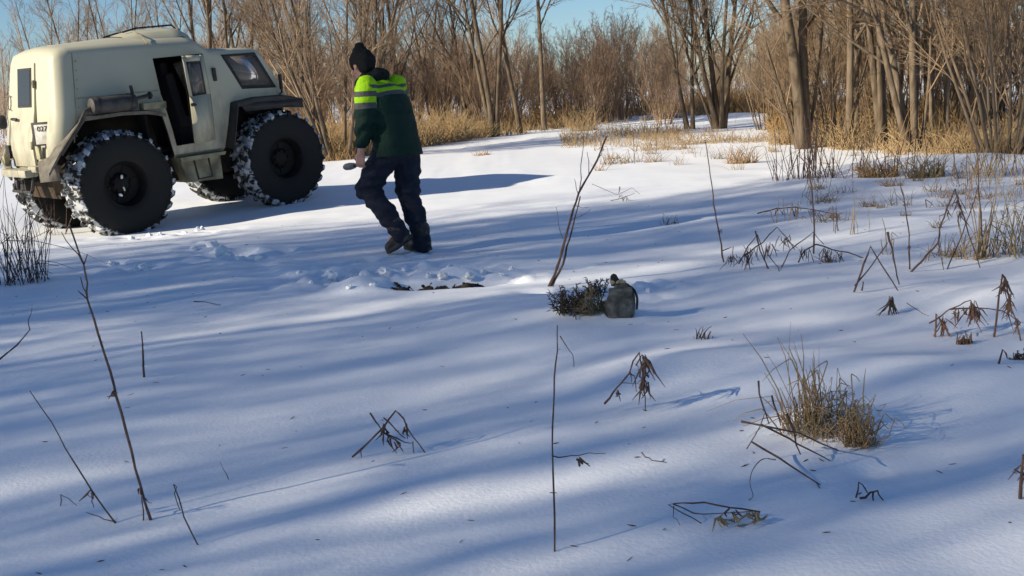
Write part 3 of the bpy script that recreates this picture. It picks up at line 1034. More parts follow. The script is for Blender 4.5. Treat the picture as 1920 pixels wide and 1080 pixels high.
# roof hatch with dark gasket and rail
mb = MB()
v = []
for x in np.linspace(.52, 1.36, 8):
    zt = np.interp(x, [.52, .75, 1.25, 1.36], [2.395, 2.445, 2.47, 2.40])
    v.append([(x, y, zt - .055 * (abs(y) / .42) ** 2.2 - (.0 if abs(y) < .45 else .06)) for y in (-.50, -.42, -.3, 0, .3, .42, .50)])
X = np.array(v); idx = np.arange(X.shape[0] * 7).reshape(-1, 7)
mb.add(X.reshape(-1, 3), np.stack([idx[:-1, :-1], idx[1:, :-1], idx[1:, 1:], idx[:-1, 1:]], -1).reshape(-1, 4))
h = mb.build('roof_hatch', 'paint', veh, smooth=50)
mb = MB()
tubes(np.array([(.62, -.16, 2.432), (.80, -.16, 2.472), (1.30, -.16, 2.488), (1.345, -.16, 2.44)]), .012, 6, mb)
tubes(np.array([(.62, .36, 2.40), (.80, .36, 2.44), (1.30, .36, 2.455), (1.345, .36, 2.41)]), .012, 6, mb)
mb.build('hatch_rail', 'black', h)
mb = MB()
ring = [(.66, -.655 + .0, 2.262), (.68, -.5, 2.37), (.69, -.3, 2.43)]
tubes(np.array(ring), .008, 5, mb)
mb.build('roof_strap', 'paintdirty', veh)

# raised riveted shell seams; the rear cap's dark line also paints a lit-to-shaded edge
def seam(name, x, z0=.95, rear=False):
    pts = [(y, z) for y, z in section(.86, 2.245 - (.03 if rear else 0), 2.33 if rear else 2.385, 1.0) if z > z0 and y < .02]
    pts = sorted(pts, key=lambda q: (q[1], q[0]))
    P = np.array([((xrear(z) + .235) if rear else x, y * 1.004, z + .002) for y, z in pts])
    mb = MB()
    tubes(P, .006, 5, mb)
    mb.build(name, 'paintdirty', veh)
seam('rear_cap_shade_seam', 0, 1.2, True)
mb = MB()
tubes(np.array([(-.36, -.7385, 1.70), (.1, -.7385, 1.70), (.66, -.7385, 1.70)]), .004, 4, mb)
mb.build('side_crease', 'paintdirty', veh)
for k in range(9):
    z = 1.28 + k * .105
    mb = MB(); ellipsoid(mb, (xrear(z) + .27, -float(hw(z)), z), (.009, .005, .009), 8, 5); mb.build('rivet', 'paintdirty', veh)

# fenders
def flare(name, poly, y0, y1, th, m, s):
    mb = MB()
    n = len(poly)
    v = []
    for (x, z) in poly:
        v += [(x, s * y0, z), (x, s * y1, z - .025), (x, s * y1, z - .025 - th), (x, s * y0, z - th)]
    f_ = []
    for i in range(n - 1):
        for k in range(4):
            f_.append((i * 4 + k, i * 4 + (k + 1) % 4, (i + 1) * 4 + (k + 1) % 4, (i + 1) * 4 + k))
    mb.addpoly(v, f_ + [(3, 2, 1, 0), ((n - 1) * 4, (n - 1) * 4 + 1, (n - 1) * 4 + 2, (n - 1) * 4 + 3)])
    return mb.build(name, m, veh, smooth=25)
for s in (-1, 1):
    flare('rear_fender', [(-.88, .93), (-.68, 1.19), (-.36, 1.505), (.10, 1.52), (.44, 1.50), (.66, 1.445)], .66, .84, .04, 'mud', s)
    flare('front_fender', [(1.50, .95), (1.64, 1.475), (1.95, 1.51), (2.40, 1.50), (2.64, 1.44)], .64, .92, .05, 'black', s)
    mb = MB()
    mb.addpoly([(1.66, s * .915, 1.45), (2.62, s * .925, 1.41), (2.655, s * .90, 1.29), (2.45, s * .905, 1.32), (1.75, s * .90, 1.33),
                (1.66, s * .905, 1.45), (2.62, s * .915, 1.41), (2.645, s * .89, 1.29), (2.45, s * .895, 1.32), (1.75, s * .89, 1.33)],
               [(0, 1, 2, 3, 4), (9, 8, 7, 6, 5)] + [(i, i + 5, (i + 1) % 5 + 5, (i + 1) % 5) for i in range(5)])
    mb.build('fender_skirt', 'black', veh, smooth=0)
    mb = MB()
    rbox(mb, (2.63, s * .78, 1.36), (.05, .22, .13), .015)
    mb.build('headlamp_housing', 'paint', veh)
    # mud flap behind each rear wheel
    mb = MB()
    mb.addpoly([(-.80, s * .40, 1.02), (-.74, s * .72, 1.10), (-.73, s * .74, .80), (-.82, s * .42, .78),
                (-.78, s * .40, 1.02), (-.72, s * .72, 1.10), (-.71, s * .74, .80), (-.80, s * .42, .78)],
               [(0, 1, 2, 3), (7, 6, 5, 4)] + [(i, i + 4, (i + 1) % 4 + 4, (i + 1) % 4) for i in range(4)])
    mb.build('mud_flap', 'mud', veh, smooth=0)

# exhaust on the near side above the rear wheel
ex = empty('exhaust', (0, 0, 0)); ex.parent = veh
mb = MB()
lathe(mb, [(.001, -.285), (.07, -.285), (.092, -.272), (.095, -.25), (.095, .24), (.092, .262), (.07, .275), (.001, .275)], 16, 'x', (0, -.875, 1.60))
mb.build('muffler', 'muffler', ex)
mb = MB()
tubes(np.array([(.26, -.875, 1.63), (.44, -.875, 1.655), (.50, -.87, 1.655)]), .022, 8, mb, True)
lathe(mb, [(.001, 0), (.045, 0), (.045, .02), (.001, .02)], 12, 'x', (.46, -.875, 1.655))
tubes(np.array([(.26, -.86, 1.66), (.265, -.85, 1.74), (.262, -.84, 1.79)]), .02, 7, mb, True)
mb.build('tail_pipe', 'darkmetal', ex)
mb = MB()
tubes(np.array([(-.26, -.87, 1.58), (-.34, -.86, 1.55), (-.44, -.85, 1.40), (-.60, -.84, 1.22), (-.70, -.83, 1.10)]), .028, 8, mb, True)
mb.build('exhaust_pipe', 'darkmetal', ex)
mb = MB()
for x in (-.2, .2):
    lathe(mb, [(.098, -.015), (.102, -.015), (.102, .015), (.098, .015)], 16, 'x', (x, -.875, 1.60))
    box(mb, (x, -.80, 1.52), (.03, .10, .03))
mb.build('clamp', 'darkmetal', ex)
mb = MB(); rbox(mb, (.53, -.80, 1.53), (.30, .12, .08), .01); mb.build('side_box', 'paintdirty', veh)

# rear door with window, handle, lamps, plate, bumper
rd = empty('rear_door', (0, 0, 0)); rd.parent = veh
def rearplate(mb, poly, t0, t1, k=.0):
    n = len(poly)
    v = [(xrear(z) - t0 + .02 * k, y, z) for y, z in poly] + [(xrear(z) - t1, y, z) for y, z in poly]
    mb.addpoly(v, [list(range(n)), [2 * n - 1 - i for i in range(n)]] + [(i, i + n, (i + 1) % n + n, (i + 1) % n) for i in range(n)])
def rrect(y0, y1, zs):
    return [(y0, z) for z in zs] + [(y1, z) for z in zs[::-1]]
mb = MB()
zs = [.95, 1.1, 1.25, 1.42, 1.6, 1.8, 2.0, 2.14]
for a_, b_ in zip(zs[:-1], zs[1:]):
    rearplate(mb, [(-.20, a_), (.42, a_), (.42, b_), (-.20, b_)], -.01, .018)
mb.build('rear_door_panel', 'paint', rd, smooth=25)
mb = MB()
zw = [1.64, 1.78, 1.94, 2.09]
for a_, b_ in zip(zw[:-1], zw[1:]):
    rearplate(mb, [(-.13, a_), (.25, a_), (.25, b_), (-.13, b_)], .012, .026)
mb.build('rear_window_frame', 'black', rd, smooth=25)
mb = MB()
for a_, b_ in zip([1.665, 1.78, 1.94], [1.78, 1.94, 2.065]):
    rearplate(mb, [(-.105, a_), (.225, a_), (.225, b_), (-.105, b_)], .022, .030)
mb.build('pane', 'tinted', rd, smooth=25)
mb = MB()
capsule(mb, (xrear(1.5) - .05, .22, 1.505), (xrear(1.5) - .05, .34, 1.51), .018, .018, 8, 3)
capsule(mb, (xrear(1.5) - .0, .28, 1.505), (xrear(1.5) - .05, .28, 1.505), .014, .014, 8, 2)
mb.build('handle', 'black', rd)
mb = MB()
for z in (1.2, 1.9):
    box(mb, (xrear(z) - .025, -.205, z), (.03, .03, .09))
mb.build('hinge', 'paintdirty', rd, smooth=0)
mb = MB()
aa = np.linspace(0, 2 * math.pi, 21)
tubes(np.stack([[xrear(1.70 + .085 * math.sin(q)) - .022 for q in aa], .50 + .045 * np.cos(aa), 1.70 + .085 * np.sin(aa)], 1), .006, 5, mb)
mb.build('fuel_flap_outline', 'mud', veh)
mb = MB(); lathe(mb, [(.001, -.05), (.06, -.045), (.085, -.01), (.085, .04), (.001, .05)], 14, 'x', (xrear(1.48) - .04, .70, 1.475)); mb.build('tail_lamp', 'black', veh)
for y0 in (-.36, .50):
    mb = MB(); rbox(mb, (xrear(1.12) - .02, y0, 1.12), (.04, .10, .16), .012); mb.build('tail_lamp', 'black' if y0 > 0 else 'paintdirty', veh)
# plate panel at the near rear corner
pl = empty('number_plate', (0, 0, 0)); pl.parent = veh
pc = np.array([-.70, -.50, 1.335])
ny = np.array([-.78, -.626, .06]); ny = ny / np.linalg.norm(ny)
tx = norm(np.cross(ny, [0, 0, 1.])); tz = np.cross(tx, ny)
tx, tz = -tx if np.dot(tx, [0, -1, 0]) < 0 else tx, tz if tz[2] > 0 else -tz
Rp = np.stack([tx, ny, tz], 1)
mb = MB(); rbox(mb, pc - ny * .012, (.31, .02, .27), .006, Rp); mb.build('plate_frame', 'black', pl)
mb = MB(); rbox(mb, pc + ny * .002 - tz * .005, (.235, .012, .225), .004, Rp); mb.build('plate_panel', 'plate', pl)
def plate_text(txt, size, dz, thick):
    cu = bpy.data.curves.new('txt', 'FONT')
    cu.body = txt
    cu.size = size
    cu.align_x, cu.align_y = 'CENTER', 'CENTER'
    cu.extrude = thick
    to = bpy.data.objects.new('txt', cu)
    C.objects.link(to)
    me = evaluated(to)
    bpy.data.objects.remove(to)
    v = np.array([q.co for q in me.vertices])
    w = pc + ny * .011 + tz * dz + v[:, :1] * tx * 1.0 + v[:, 1:2] * tz + v[:, 2:3] * ny
    for q, c in zip(me.vertices, w):
        q.co = c
    me.name = 'plate_digits'
    mkobj('plate_digits', me, 'ink', pl, 0)
plate_text('0274', .083, .055, .0015)
# bumper, hitch and tow fittings
bp_ = empty('rear_bumper', (0, 0, 0)); bp_.parent = veh
mb = MB()
rbox(mb, (-.83, .10, .885), (.16, .70, .09), .02)
rbox(mb, (-.76, -.27, .93), (.14, .22, .07), .015)
mb.build('bumper_beam', 'paint', bp_)
mb = MB()
tubes(np.array([(-.80, -.22, .84), (-.84, -.22, .70), (-.86, -.22, .66)]), .02, 6, mb)
tubes(np.array([(-.80, .28, .84), (-.84, .28, .70), (-.86, .28, .66)]), .02, 6, mb)
tubes(np.array([(-.86, -.24, .665), (-.86, .30, .665)]), .018, 6, mb)
box(mb, (-.80, .03, .73), (.10, .16, .14))
capsule(mb, (-.90, .03, .72), (-.90, .03, .79), .026, .026, 8, 3)
box(mb, (-.72, .03, .78), (.3, .12, .04))
mb.build('tow_hitch', 'darkmetal', bp_)
mb = MB()
tubes(np.array([(-.80, .44, 1.16), (-.86, .46, 1.02), (-.86, .40, .95), (-.82, .33, .94)]), .016, 6, mb)
box(mb, (-.82, .44, 1.0), (.07, .06, .16))
mb.build('door_catch', 'paintdirty', bp_)

# wheels
def lug(mb, a, side, w):
    """one chevron lug: a bent bar from the tread centre to the shoulder"""
    r0, r1 = WD / 2 - .055, WD / 2
    pts = []
    for (y, da, rr, wd) in ((.015, -.075, r1, .052), (.10, -.02, r1 + .002, .055), (.19, .045, r1 - .012, .062), (.228, .055, r1 - .055, .060)):
        pts.append((side * y, a + da * 1.0, rr, wd))
    v, f_ = [], []
    for (y, an, rr, wd) in pts:
        h_ = wd / 2 / rr
        for (rad_, e) in ((rr - .05, -1.25), (rr, -.85), (rr, .85), (rr - .05, 1.25)):
            v.append((rad_ * math.cos(an + e * h_), y, rad_ * math.sin(an + e * h_)))
    for i in range(3):
        for k in range(3):
            f_.append((i * 4 + k, i * 4 + k + 1, i * 4 + 4 + k + 1, i * 4 + 4 + k))
    f_ += [(0, 1, 2, 3), (12, 13, 14, 15)]
    mb.addpoly(v, f_)
def make_wheel():
    w = empty('wheel', (0, 0, 0))
    mb = MB()
    r = WD / 2
    prof = [(.262, -.17), (.285, -.195), (.34, -.216), (.45, -.232), (.53, -.228), (.575, -.214), (.598, -.185), (.606, -.10), (.608, 0),
            (.606, .10), (.598, .185), (.575, .214), (.53, .228), (.45, .232), (.34, .216), (.285, .195), (.262, .17)]
    lathe(mb, prof, 72)
    nl = 26
    for i in range(nl):
        a_ = i * 2 * math.pi / nl
        lug(mb, a_, 1, 0)
        lug(mb, a_ + math.pi / nl, -1, 0)
    me = mb.mesh('tyre')
    n = len(me.vertices)
    co = np.empty(n * 3, np.float32); me.vertices.foreach_get('co', co); co = co.reshape(-1, 3)
    rr = np.hypot(co[:, 0], co[:, 2])
    base_ = np.where(rr > .585, .10, np.where(rr > .565, -.06, np.where(rr > .53, -.2, -.6)))
    base_ = base_ - .10 * np.clip((rr - .615) / .035, 0, 1)
    me.attributes.new('snowy', 'FLOAT', 'POINT').data.foreach_set('value', base_.astype(np.float32))
    mkobj('tyre', me, 'tread', w, 40)
    mb = MB()
    lathe(mb, [(.272, -.185), (.262, -.19), (.250, -.17), (.235, -.10), (.228, -.04), (.14, -.03), (.12, -.06), (.085, -.075), (.001, -.078)], 36)
    lathe(mb, [(.272, .185), (.262, .19), (.250, .17), (.235, .10), (.228, .04), (.10, .04), (.001, .04)], 36)
    for k in range(8):
        a_ = k * math.pi / 4
        lathe(mb, [(.001, -.095), (.014, -.095), (.014, -.06), (.012, -.055)], 6, 'y', (.103 * math.cos(a_), 0, .103 * math.sin(a_)))
    for k in range(6):
        a_ = k * math.pi / 3 + .2
        box(mb, (.185 * math.cos(a_), -.036, .185 * math.sin(a_)), (.10, .02, .03), Matrix.Rotation(-a_, 3, 'Y'))
    mb.build('rim', 'rim', w)
    return w
w0 = make_wheel()
for i, (x, s) in enumerate(((0, -1), (0, 1), (WB, -1), (WB, 1))):
    w = w0 if i == 0 else copy_tree(w0)
    w.parent = veh
    w.location = (x, s * TR / 2, WD / 2 - .0)
    w.rotation_euler = (0, .37 * i, 0 if s < 0 else math.pi)

for (x_, z_, sx, sz, ro) in ((-.005, .09, .016, .026, .2), (.0, -.055, .010, .030, -.2), (-.055, -.12, .03, .018, .6)):
    mb = MB()
    ellipsoid(mb, (x_, -.10, z_), (sx, .02, sz), 8, 6, Matrix.Rotation(ro, 3, 'Y'))
    mb.build('snow_lump', 'clod', w0)
mb = MB()
for x in (0, WB):
    tubes(np.array([(x, -.6, WD / 2), (x, .6, WD / 2)]), .05, 10, mb)
    box(mb, (x, 0, WD / 2), (.26, .3, .26))
mb.build('axle', 'well', veh)
# ------------------------------------------------------------------ the walking man (local: f forward, l to his left, u up)
MG = ground(761, 474)
MY = MG[1]
FWD = norm(np.array([-.85, .53, 0]))
LFT = np.array([-FWD[1], FWD[0], 0])
man = empty('person', (MG[0], MG[1], MG[2]))
man.matrix_world = Matrix(((FWD[0], LFT[0], 0, MG[0]), (FWD[1], LFT[1], 0, MG[1]), (0, 0, 1, MG[2] - .015), (0, 0, 0, 1)))
tag(man, 'person in dark green work jacket with lime yoke and black hat walking across snow', 'person')
PX = 9.0 / 2000 * MY / 9.0
J = dict(hip=(0, 0, .93), hl=(.0, .095, .93), hr=(.0, -.095, .93), kl=(.27, .11, .565), kr=(.02, -.11, .50), al=(-.03, .11, .205), ar=(-.10, -.10, .10),
         waist=(.035, 0, 1.05), chest=(.125, 0, 1.285), neck=(.205, 0, 1.435), head=(.295, .02, 1.565),
         sl=(.150, .195, 1.375), sr=(.150, -.195, 1.375), el=(.105, .285, 1.10), er=(.20, -.27, 1.09), wl=(.150, .30, .875), wr=(.33, -.24, .90))
J = {k: np.array(v, float) for k, v in J.items()}

def hand(mb, wrist, down, palmn, thumbside, curl=1.0, s=1.0):
    """palm, four unequal curled fingers and a thumb that leaves the side of the palm"""
    down, palmn = norm(np.array(down, float)), np.array(palmn, float)
    palmn = norm(palmn - np.dot(palmn, down) * down)
    side = np.cross(down, palmn) * thumbside
    w = np.array(wrist, float)
    for k, off in enumerate((-.028, -.010, .010, .028)):
        capsule(mb, w + side * off * .6, w + down * .085 * s + side * off, .017, .0125, 8, 3)
    for k, (off, L) in enumerate(((.030, .070), (.010, .078), (-.010, .073), (-.030, .058))):
        p = w + down * .085 * s + side * off
        d = down.copy()
        for j, fr in enumerate((.45, .32, .23)):
            a_ = (.55 + .55 * j) * curl
            d2 = down * math.cos(a_) + palmn * math.sin(a_)
            q = p + d2 * L * fr * s
            capsule(mb, p, q, .0098 - .001 * j, .0092 - .001 * j, 7, 2)
            p = q
    p = w + down * .025 + side * .034
    q = p + norm(down * .7 + side * .45 + palmn * .5) * .042 * s
    capsule(mb, p, q, .0125, .0112, 8, 3)
    q2 = q + norm(down * .6 - side * .15 + palmn * .9) * .032 * s
    capsule(mb, q, q2, .011, .0092, 8, 3)
    return w + down * .095 * s + palmn * .028

mb = MB()
# head: skull, jaw, nose, brow, ears, chin
HD = J['head']
tilt = Matrix.Rotation(rad(26), 3, 'Y')          # looks down along the way he goes
turn = Matrix.Rotation(rad(-14), 3, 'Z')
RH = np.array(turn @ tilt)
def hp(f_, l_, u_):
    return HD + RH @ np.array([f_, l_, u_])
ellipsoid(mb, hp(0, 0, .02), (.098, .078, .105), 20, 14, RH)
ellipsoid(mb, hp(.035, 0, -.055), (.062, .058, .065), 16, 12, RH)
capsule(mb, hp(.095, 0, .01), hp(.118, 0, -.032), .011, .0165, 8, 3)
capsule(mb, hp(.085, -.03, .022), hp(.085, .03, .022), .013, .013, 8, 3)
capsule(mb, hp(.088, -.02, -.072), hp(.088, .02, -.072), .0085, .0085, 8, 3)
capsule(mb, hp(.086, -.017, -.084), hp(.086, .017, -.084), .009, .009, 8, 3)
ellipsoid(mb, hp(.075, 0, -.112), (.026, .028, .02), 12, 8, RH)
for s in (-1, 1):
    ellipsoid(mb, hp(-.005, s * .082, -.01), (.020, .010, .032), 10, 8, RH)
    ellipsoid(mb, hp(.065, s * .04, -.035), (.03, .025, .026), 10, 8, RH)
capsule(mb, J['neck'] - np.array([.01, 0, .05]), HD + np.array([-.02, 0, -.06]), .062, .056, 12, 3)
# trunk and limbs under the clothes
capsule(mb, J['hip'], J['waist'], .13, .125, 14, 4)
capsule(mb, J['waist'], J['chest'] - [0, 0, .03], .125, .125, 14, 4)
capsule(mb, J['chest'] + [0, .06, -.03], J['neck'] + [-.01, .03, -.09], .10, .06, 12, 4)
capsule(mb, J['chest'] + [0, -.06, -.03], J['neck'] + [-.01, -.03, -.09], .10, .06, 12, 4)
for s in 'lr':
    capsule(mb, J['h' + s], J['k' + s], .088, .062, 12, 3)
    capsule(mb, J['k' + s], J['a' + s], .060, .044, 12, 3)
    capsule(mb, J['s' + s] + [0, 0, -.02], J['e' + s], .055, .044, 12, 3)
    capsule(mb, J['e' + s], J['w' + s], .042, .030, 12, 3)
capsule(mb, J['al'] + [0, 0, .01], J['al'] + [.10, 0, -.085], .036, .028, 10, 3)
capsule(mb, J['ar'] + [0, 0, -.01], J['ar'] + [.13, 0, -.02], .034, .028, 10, 3)
GRIP = hand(mb, J['wl'] - [0, 0, .005], (.18, .02, -1), (.35, -.94, 0), -1, 1.25, 1.05)
hand(mb, J['wr'], (.25, .0, -1), (.3, .95, 0), 1, 1.0)
out, v, nrm = remeshed(mb, .0062, 2)
out.name = 'body'
body_h = mkobj('body', out, 'skin', man, 180)
mb = MB()
for s in (-1, 1):
    ellipsoid(mb, hp(.082, s * .033, -.002), (.012, .014, .011), 10, 8, RH)
mb.build('eye', 'inside', man)

# trousers
def fold(v, nrm, amp, freq, stretch, seed):
    q = v * np.array(stretch) * freq
    return v + nrm * (amp * (fbm(q, seed, 3)))[:, None]
mb = MB()
capsule(mb, J['hip'] + [.01, .05, -.03], J['hip'] + [.01, -.05, -.03], .140, .140, 16, 5)
for s in 'lr':
    capsule(mb, J['h' + s] + [0, 0, -.01], J['k' + s], .128, .104, 14, 4)
    an = J['a' + s] + (J['k' + s] - J['a' + s]) * -.06
    capsule(mb, J['k' + s], an, .094, .076, 14, 4)
    capsule(mb, J['k' + s] + [-.03, 0, -.05], J['k' + s] * .5 + an * .5 + [-.03, 0, 0], .082, .078, 12, 4)
out, v, nrm = remeshed(mb, .011, 3)
v2 = fold(v, nrm, .011, 11, (1, 1, 2.0), 61)
kl = np.exp(-((v[:, 2] - .53) / .16) ** 2) + .8 * np.exp(-((v[:, 2] - .22) / .10) ** 2)
v2 = v2 + nrm * (.006 * np.sin(v[:, 2] * 75 + 3 * vnoise(v * 9, 5)) * kl)[:, None]
out.vertices.foreach_set('co', v2.astype(np.float32).ravel())
out.name = 'trousers'
mkobj('trousers', out, 'trouser', man, 180)

# boots
def boot(ankle, toe, up):
    ankle, toe = np.array(ankle, float), np.array(toe, float)
    root_ = empty('boot', (0, 0, 0)); root_.parent = man
    d = norm(toe - ankle)
    mb = MB()
    capsule(mb, ankle + np.array(up) * .09, ankle + np.array(up) * -.015, .074, .064, 14, 4)
    capsule(mb, ankle - d * .03 - np.array(up) * .035, ankle + d * .08 - np.array(up) * .03, .050, .054, 14, 4)
    capsule(mb, ankle + d * .08 - np.array(up) * .03, toe - d * .045 - np.array(up) * .036, .052, .044, 14, 4)
    out, v, nrm = remeshed(mb, .009, 3)
    out.vertices.foreach_set('co', (v + nrm * (.003 * fbm(v * 22, 8, 2))[:, None]).astype(np.float32).ravel())
    out.name = 'upper'
    mkobj('upper', out, 'boot', root_, 180)
    side = np.cross(d, np.array(up)); side = side / np.linalg.norm(side)
    nrm_ = np.cross(side, d)
    mb = MB()
    L = np.linalg.norm(toe - ankle) + .085
    ts = np.linspace(0, 1, 12)
    wd = np.interp(ts, [0, .08, .25, .45, .7, .9, 1], [.022, .038, .042, .040, .050, .040, .016])
    bot = ankle - d * .085 - nrm_ * .090
    X = []
    for t_, w_ in zip(ts, wd):
        c = bot + d * L * t_ + nrm_ * (.018 * t_ ** 3)
        X.append([c - side * w_, c + side * w_, c + side * w_ + nrm_ * .026, c - side * w_ + nrm_ * .026])
    X = np.array(X); idx = np.arange(48).reshape(12, 4); nx = np.roll(idx, -1, 1)
    mb.add(X.reshape(-1, 3), np.stack([idx[:-1], nx[:-1], nx[1:], idx[1:]], -1).reshape(-1, 4))
    mb.f[4].append(np.array([[0, 3, 2, 1], [44, 45, 46, 47]]))
    mb.build('sole', 'black', root_)
upl = norm(np.array([.55, 0, .83]))
boot(J['al'] + [-.005, 0, -.01], J['al'] + [.165, 0, -.125], upl)
boot(J['ar'] + [0, 0, .015], J['ar'] + [.20, -.015, .005], (0, 0, 1.))

# jacket: torso loft + sleeves, fused, with folds; bands kept as a length coordinate
mb = MB()
spine = norm(J['neck'] - J['hip'])
secs = [(-.115, .165, .245, .035), (-.06, .170, .243, .025), (.02, .175, .238, .01), (.12, .180, .238, .0), (.24, .185, .245, -.015), (.34, .180, .255, -.022), (.42, .160, .240, -.022), (.475, .130, .195, -.015), (.52, .095, .12, .0)]
n = 28
an = np.arange(n) * 2 * math.pi / n
fdir = np.array([1, 0, 0]); ldir = np.array([0, 1., 0])
X = []
for (h_, fr, lr_, sh) in secs:
    c = J['hip'] + spine * h_ + np.array([.0, 0, 0]) + fdir * sh
    fd = norm(fdir - spine * np.dot(fdir, spine)) if h_ > .05 else fdir
    X.append(c + np.cos(an)[:, None] * fd * fr + np.sin(an)[:, None] * ldir * lr_)
X = np.array(X); idx = np.arange(len(secs) * n).reshape(-1, n); nx = np.roll(idx, -1, 1)
mb.add(X.reshape(-1, 3), np.stack([idx[:-1], nx[:-1], nx[1:], idx[1:]], -1).reshape(-1, 4))
mb.f.setdefault(n, []).append(idx[0][::-1][None]); mb.f[n].append(idx[-1][None])
for s in 'lr':
    capsule(mb, J['s' + s] + [-.02, 0, .01], J['e' + s], .096, .084, 14, 4)
    capsule(mb, J['e' + s], J['w' + s] + (J['e' + s] - J['w' + s]) * .36, .080, .064, 14, 4)
out, v, nrm = remeshed(mb, .0095, 4)
seg = {}
def segd(v, a, b):
    t_ = np.clip(((v - a) @ (b - a)) / np.dot(b - a, b - a), 0, 1)
    return np.linalg.norm(v - (a + t_[:, None] * (b - a)), axis=1)
dl = np.minimum(segd(v, J['sl'], J['el']), segd(v, J['el'], J['wl']))
dr = np.minimum(segd(v, J['sr'], J['er']), segd(v, J['er'], J['wr']))
islv = (np.minimum(dl, dr) < .112) & (np.abs(v[:, 1]) > .182 + .10 * np.clip(1.36 - v[:, 2], -.2, .3) * .6)
bt = .50 - (v - J['hip']) @ spine - .012
ba = np.where(v[:, 1] > 0, (J['sl'][2] + .105) - v[:, 2], (J['sr'][2] + .105) - v[:, 2]) - .02
band = np.clip(np.where(islv, ba, bt), 0.001, .99)
amp = np.where(islv, .010, .008)
v2 = v + nrm * (amp * fbm(v * np.array([7, 7, 13]), 71, 3))[:, None]
v2 = v2 + nrm * (.007 * np.sin(v[:, 2] * 58 + v[:, 0] * 20 + 3 * vnoise(v * 7, 6)) * np.where(islv, 1, .25) * np.exp(-((v[:, 2] - 1.07) / .16) ** 2))[:, None]
out.vertices.foreach_set('co', v2.astype(np.float32).ravel())
out.attributes.new('band', 'FLOAT', 'POINT').data.foreach_set('value', band.astype(np.float32))
out.materials.append(M['back']); out.materials.append(M['sleeve'])
fi = np.zeros(len(out.polygons), np.int32)
for p in out.polygons:
    fi[p.index] = 1 if islv[list(p.vertices)].sum() * 2 >= len(p.vertices) else 0
out.polygons.foreach_set('material_index', fi)
out.name = 'jacket'
jk = mkobj('jacket', out, None, man, 180)
# rumpled hood / scarf round the neck
mb = MB()
a_ = np.linspace(0, 2 * math.pi, 14, endpoint=False)
for i, q in enumerate(a_):
    c1 = J['neck'] + np.array([.02 + .095 * math.cos(q), .098 * math.sin(q), -.005 + .03 * math.cos(q) * -1])
    ellipsoid(mb, c1, (.055, .055, .06), 12, 8)
ellipsoid(mb, J['neck'] + [-.055, 0, .045], (.085, .10, .060), 14, 10)
ellipsoid(mb, J['neck'] + [.03, 0, .04], (.095, .09, .075), 14, 10)
ellipsoid(mb, hp(.045, 0, -.125), (.055, .06, .035), 14, 10, RH)
out, v, nrm = remeshed(mb, .009, 4)
out.vertices.foreach_set('co', (v + nrm * (.009 * fbm(v * 16, 81, 2))[:, None]).astype(np.float32).ravel())
out.name = 'scarf'
mkobj('scarf', out, 'fleece', man, 180)
# knitted hat: fits the skull, slouched point toward the back of the crown
mb = MB()
ellipsoid(mb, hp(-.005, 0, .045), (.112, .094, .098), 18, 12, RH)
ellipsoid(mb, hp(-.02, 0, .105), (.075, .065, .062), 16, 10, RH)
ellipsoid(mb, hp(-.045, 0, .140), (.046, .042, .042), 14, 10, RH)
capsule(mb, hp(-.045, 0, -.02), hp(-.05, 0, .03), .080, .085, 12, 4)
out, v, nrm = remeshed(mb, .008, 4)
lo = (v - HD) @ RH
v2 = v + nrm * (.0045 * fbm(v * 24, 91, 2))[:, None]
brim = np.exp(-((lo[:, 2] - .0) / .028) ** 2)
v2 = v2 + nrm * (.006 * brim)[:, None]
out.vertices.foreach_set('co', v2.astype(np.float32).ravel())
out.name = 'knit_hat'
mkobj('knit_hat', out, 'knit', man, 180)

# the small steel scoop in his left hand
GW = np.array(man.matrix_world @ Vector([float(q) for q in GRIP]))
tl = empty('hand_trowel', GW)
tag(tl, 'small dull steel trowel held low in the left hand of the walking person', 'trowel')
tip = at(643, 314, GW[1] + .02) - GW
dd = norm(tip)
mb = MB()
capsule(mb, -dd * .075, dd * .06, .013, .012, 8, 3)
mb.build('handle', 'black', tl)
mb = MB()
tubes(np.array([dd * .05, dd * .10, dd * (np.linalg.norm(tip) - .10)]), .006, 6, mb)
mb.build('neck', 'steel', tl)
mb = MB()
Lb = .115
sv = norm(np.cross(dd, np.array([.25, 1, .0]))); nv = np.cross(sv, dd)
X = []
for t_ in np.linspace(0, 1, 8):
    w_ = np.interp(t_, [0, .15, .5, .85, 1], [.010, .022, .030, .026, .012])
    c = dd * (np.linalg.norm(tip) - Lb + Lb * t_)
    for th_ in (.0015, -.0015):
        X += [c + sv * w_ * e + nv * (.010 * e * e + th_) for e in (-1, -.5, 0, .5, 1)]
X = np.array(X).reshape(8, 2, 5, 3)
idx = np.arange(80).reshape(8, 2, 5)
mb.add(X.reshape(-1, 3), np.concatenate([np.stack([idx[:-1, 0, :-1], idx[1:, 0, :-1], idx[1:, 0, 1:], idx[:-1, 0, 1:]], -1).reshape(-1, 4),
                                         np.stack([idx[:-1, 1, :-1], idx[:-1, 1, 1:], idx[1:, 1, 1:], idx[1:, 1, :-1]], -1).reshape(-1, 4),
                                         np.stack([idx[:-1, 0, 0], idx[:-1, 1, 0], idx[1:, 1, 0], idx[1:, 0, 0]], -1).reshape(-1, 4),
                                         np.stack([idx[:-1, 0, 4], idx[1:, 0, 4], idx[1:, 1, 4], idx[:-1, 1, 4]], -1).reshape(-1, 4)]))
mb.build('blade', 'steel', tl)
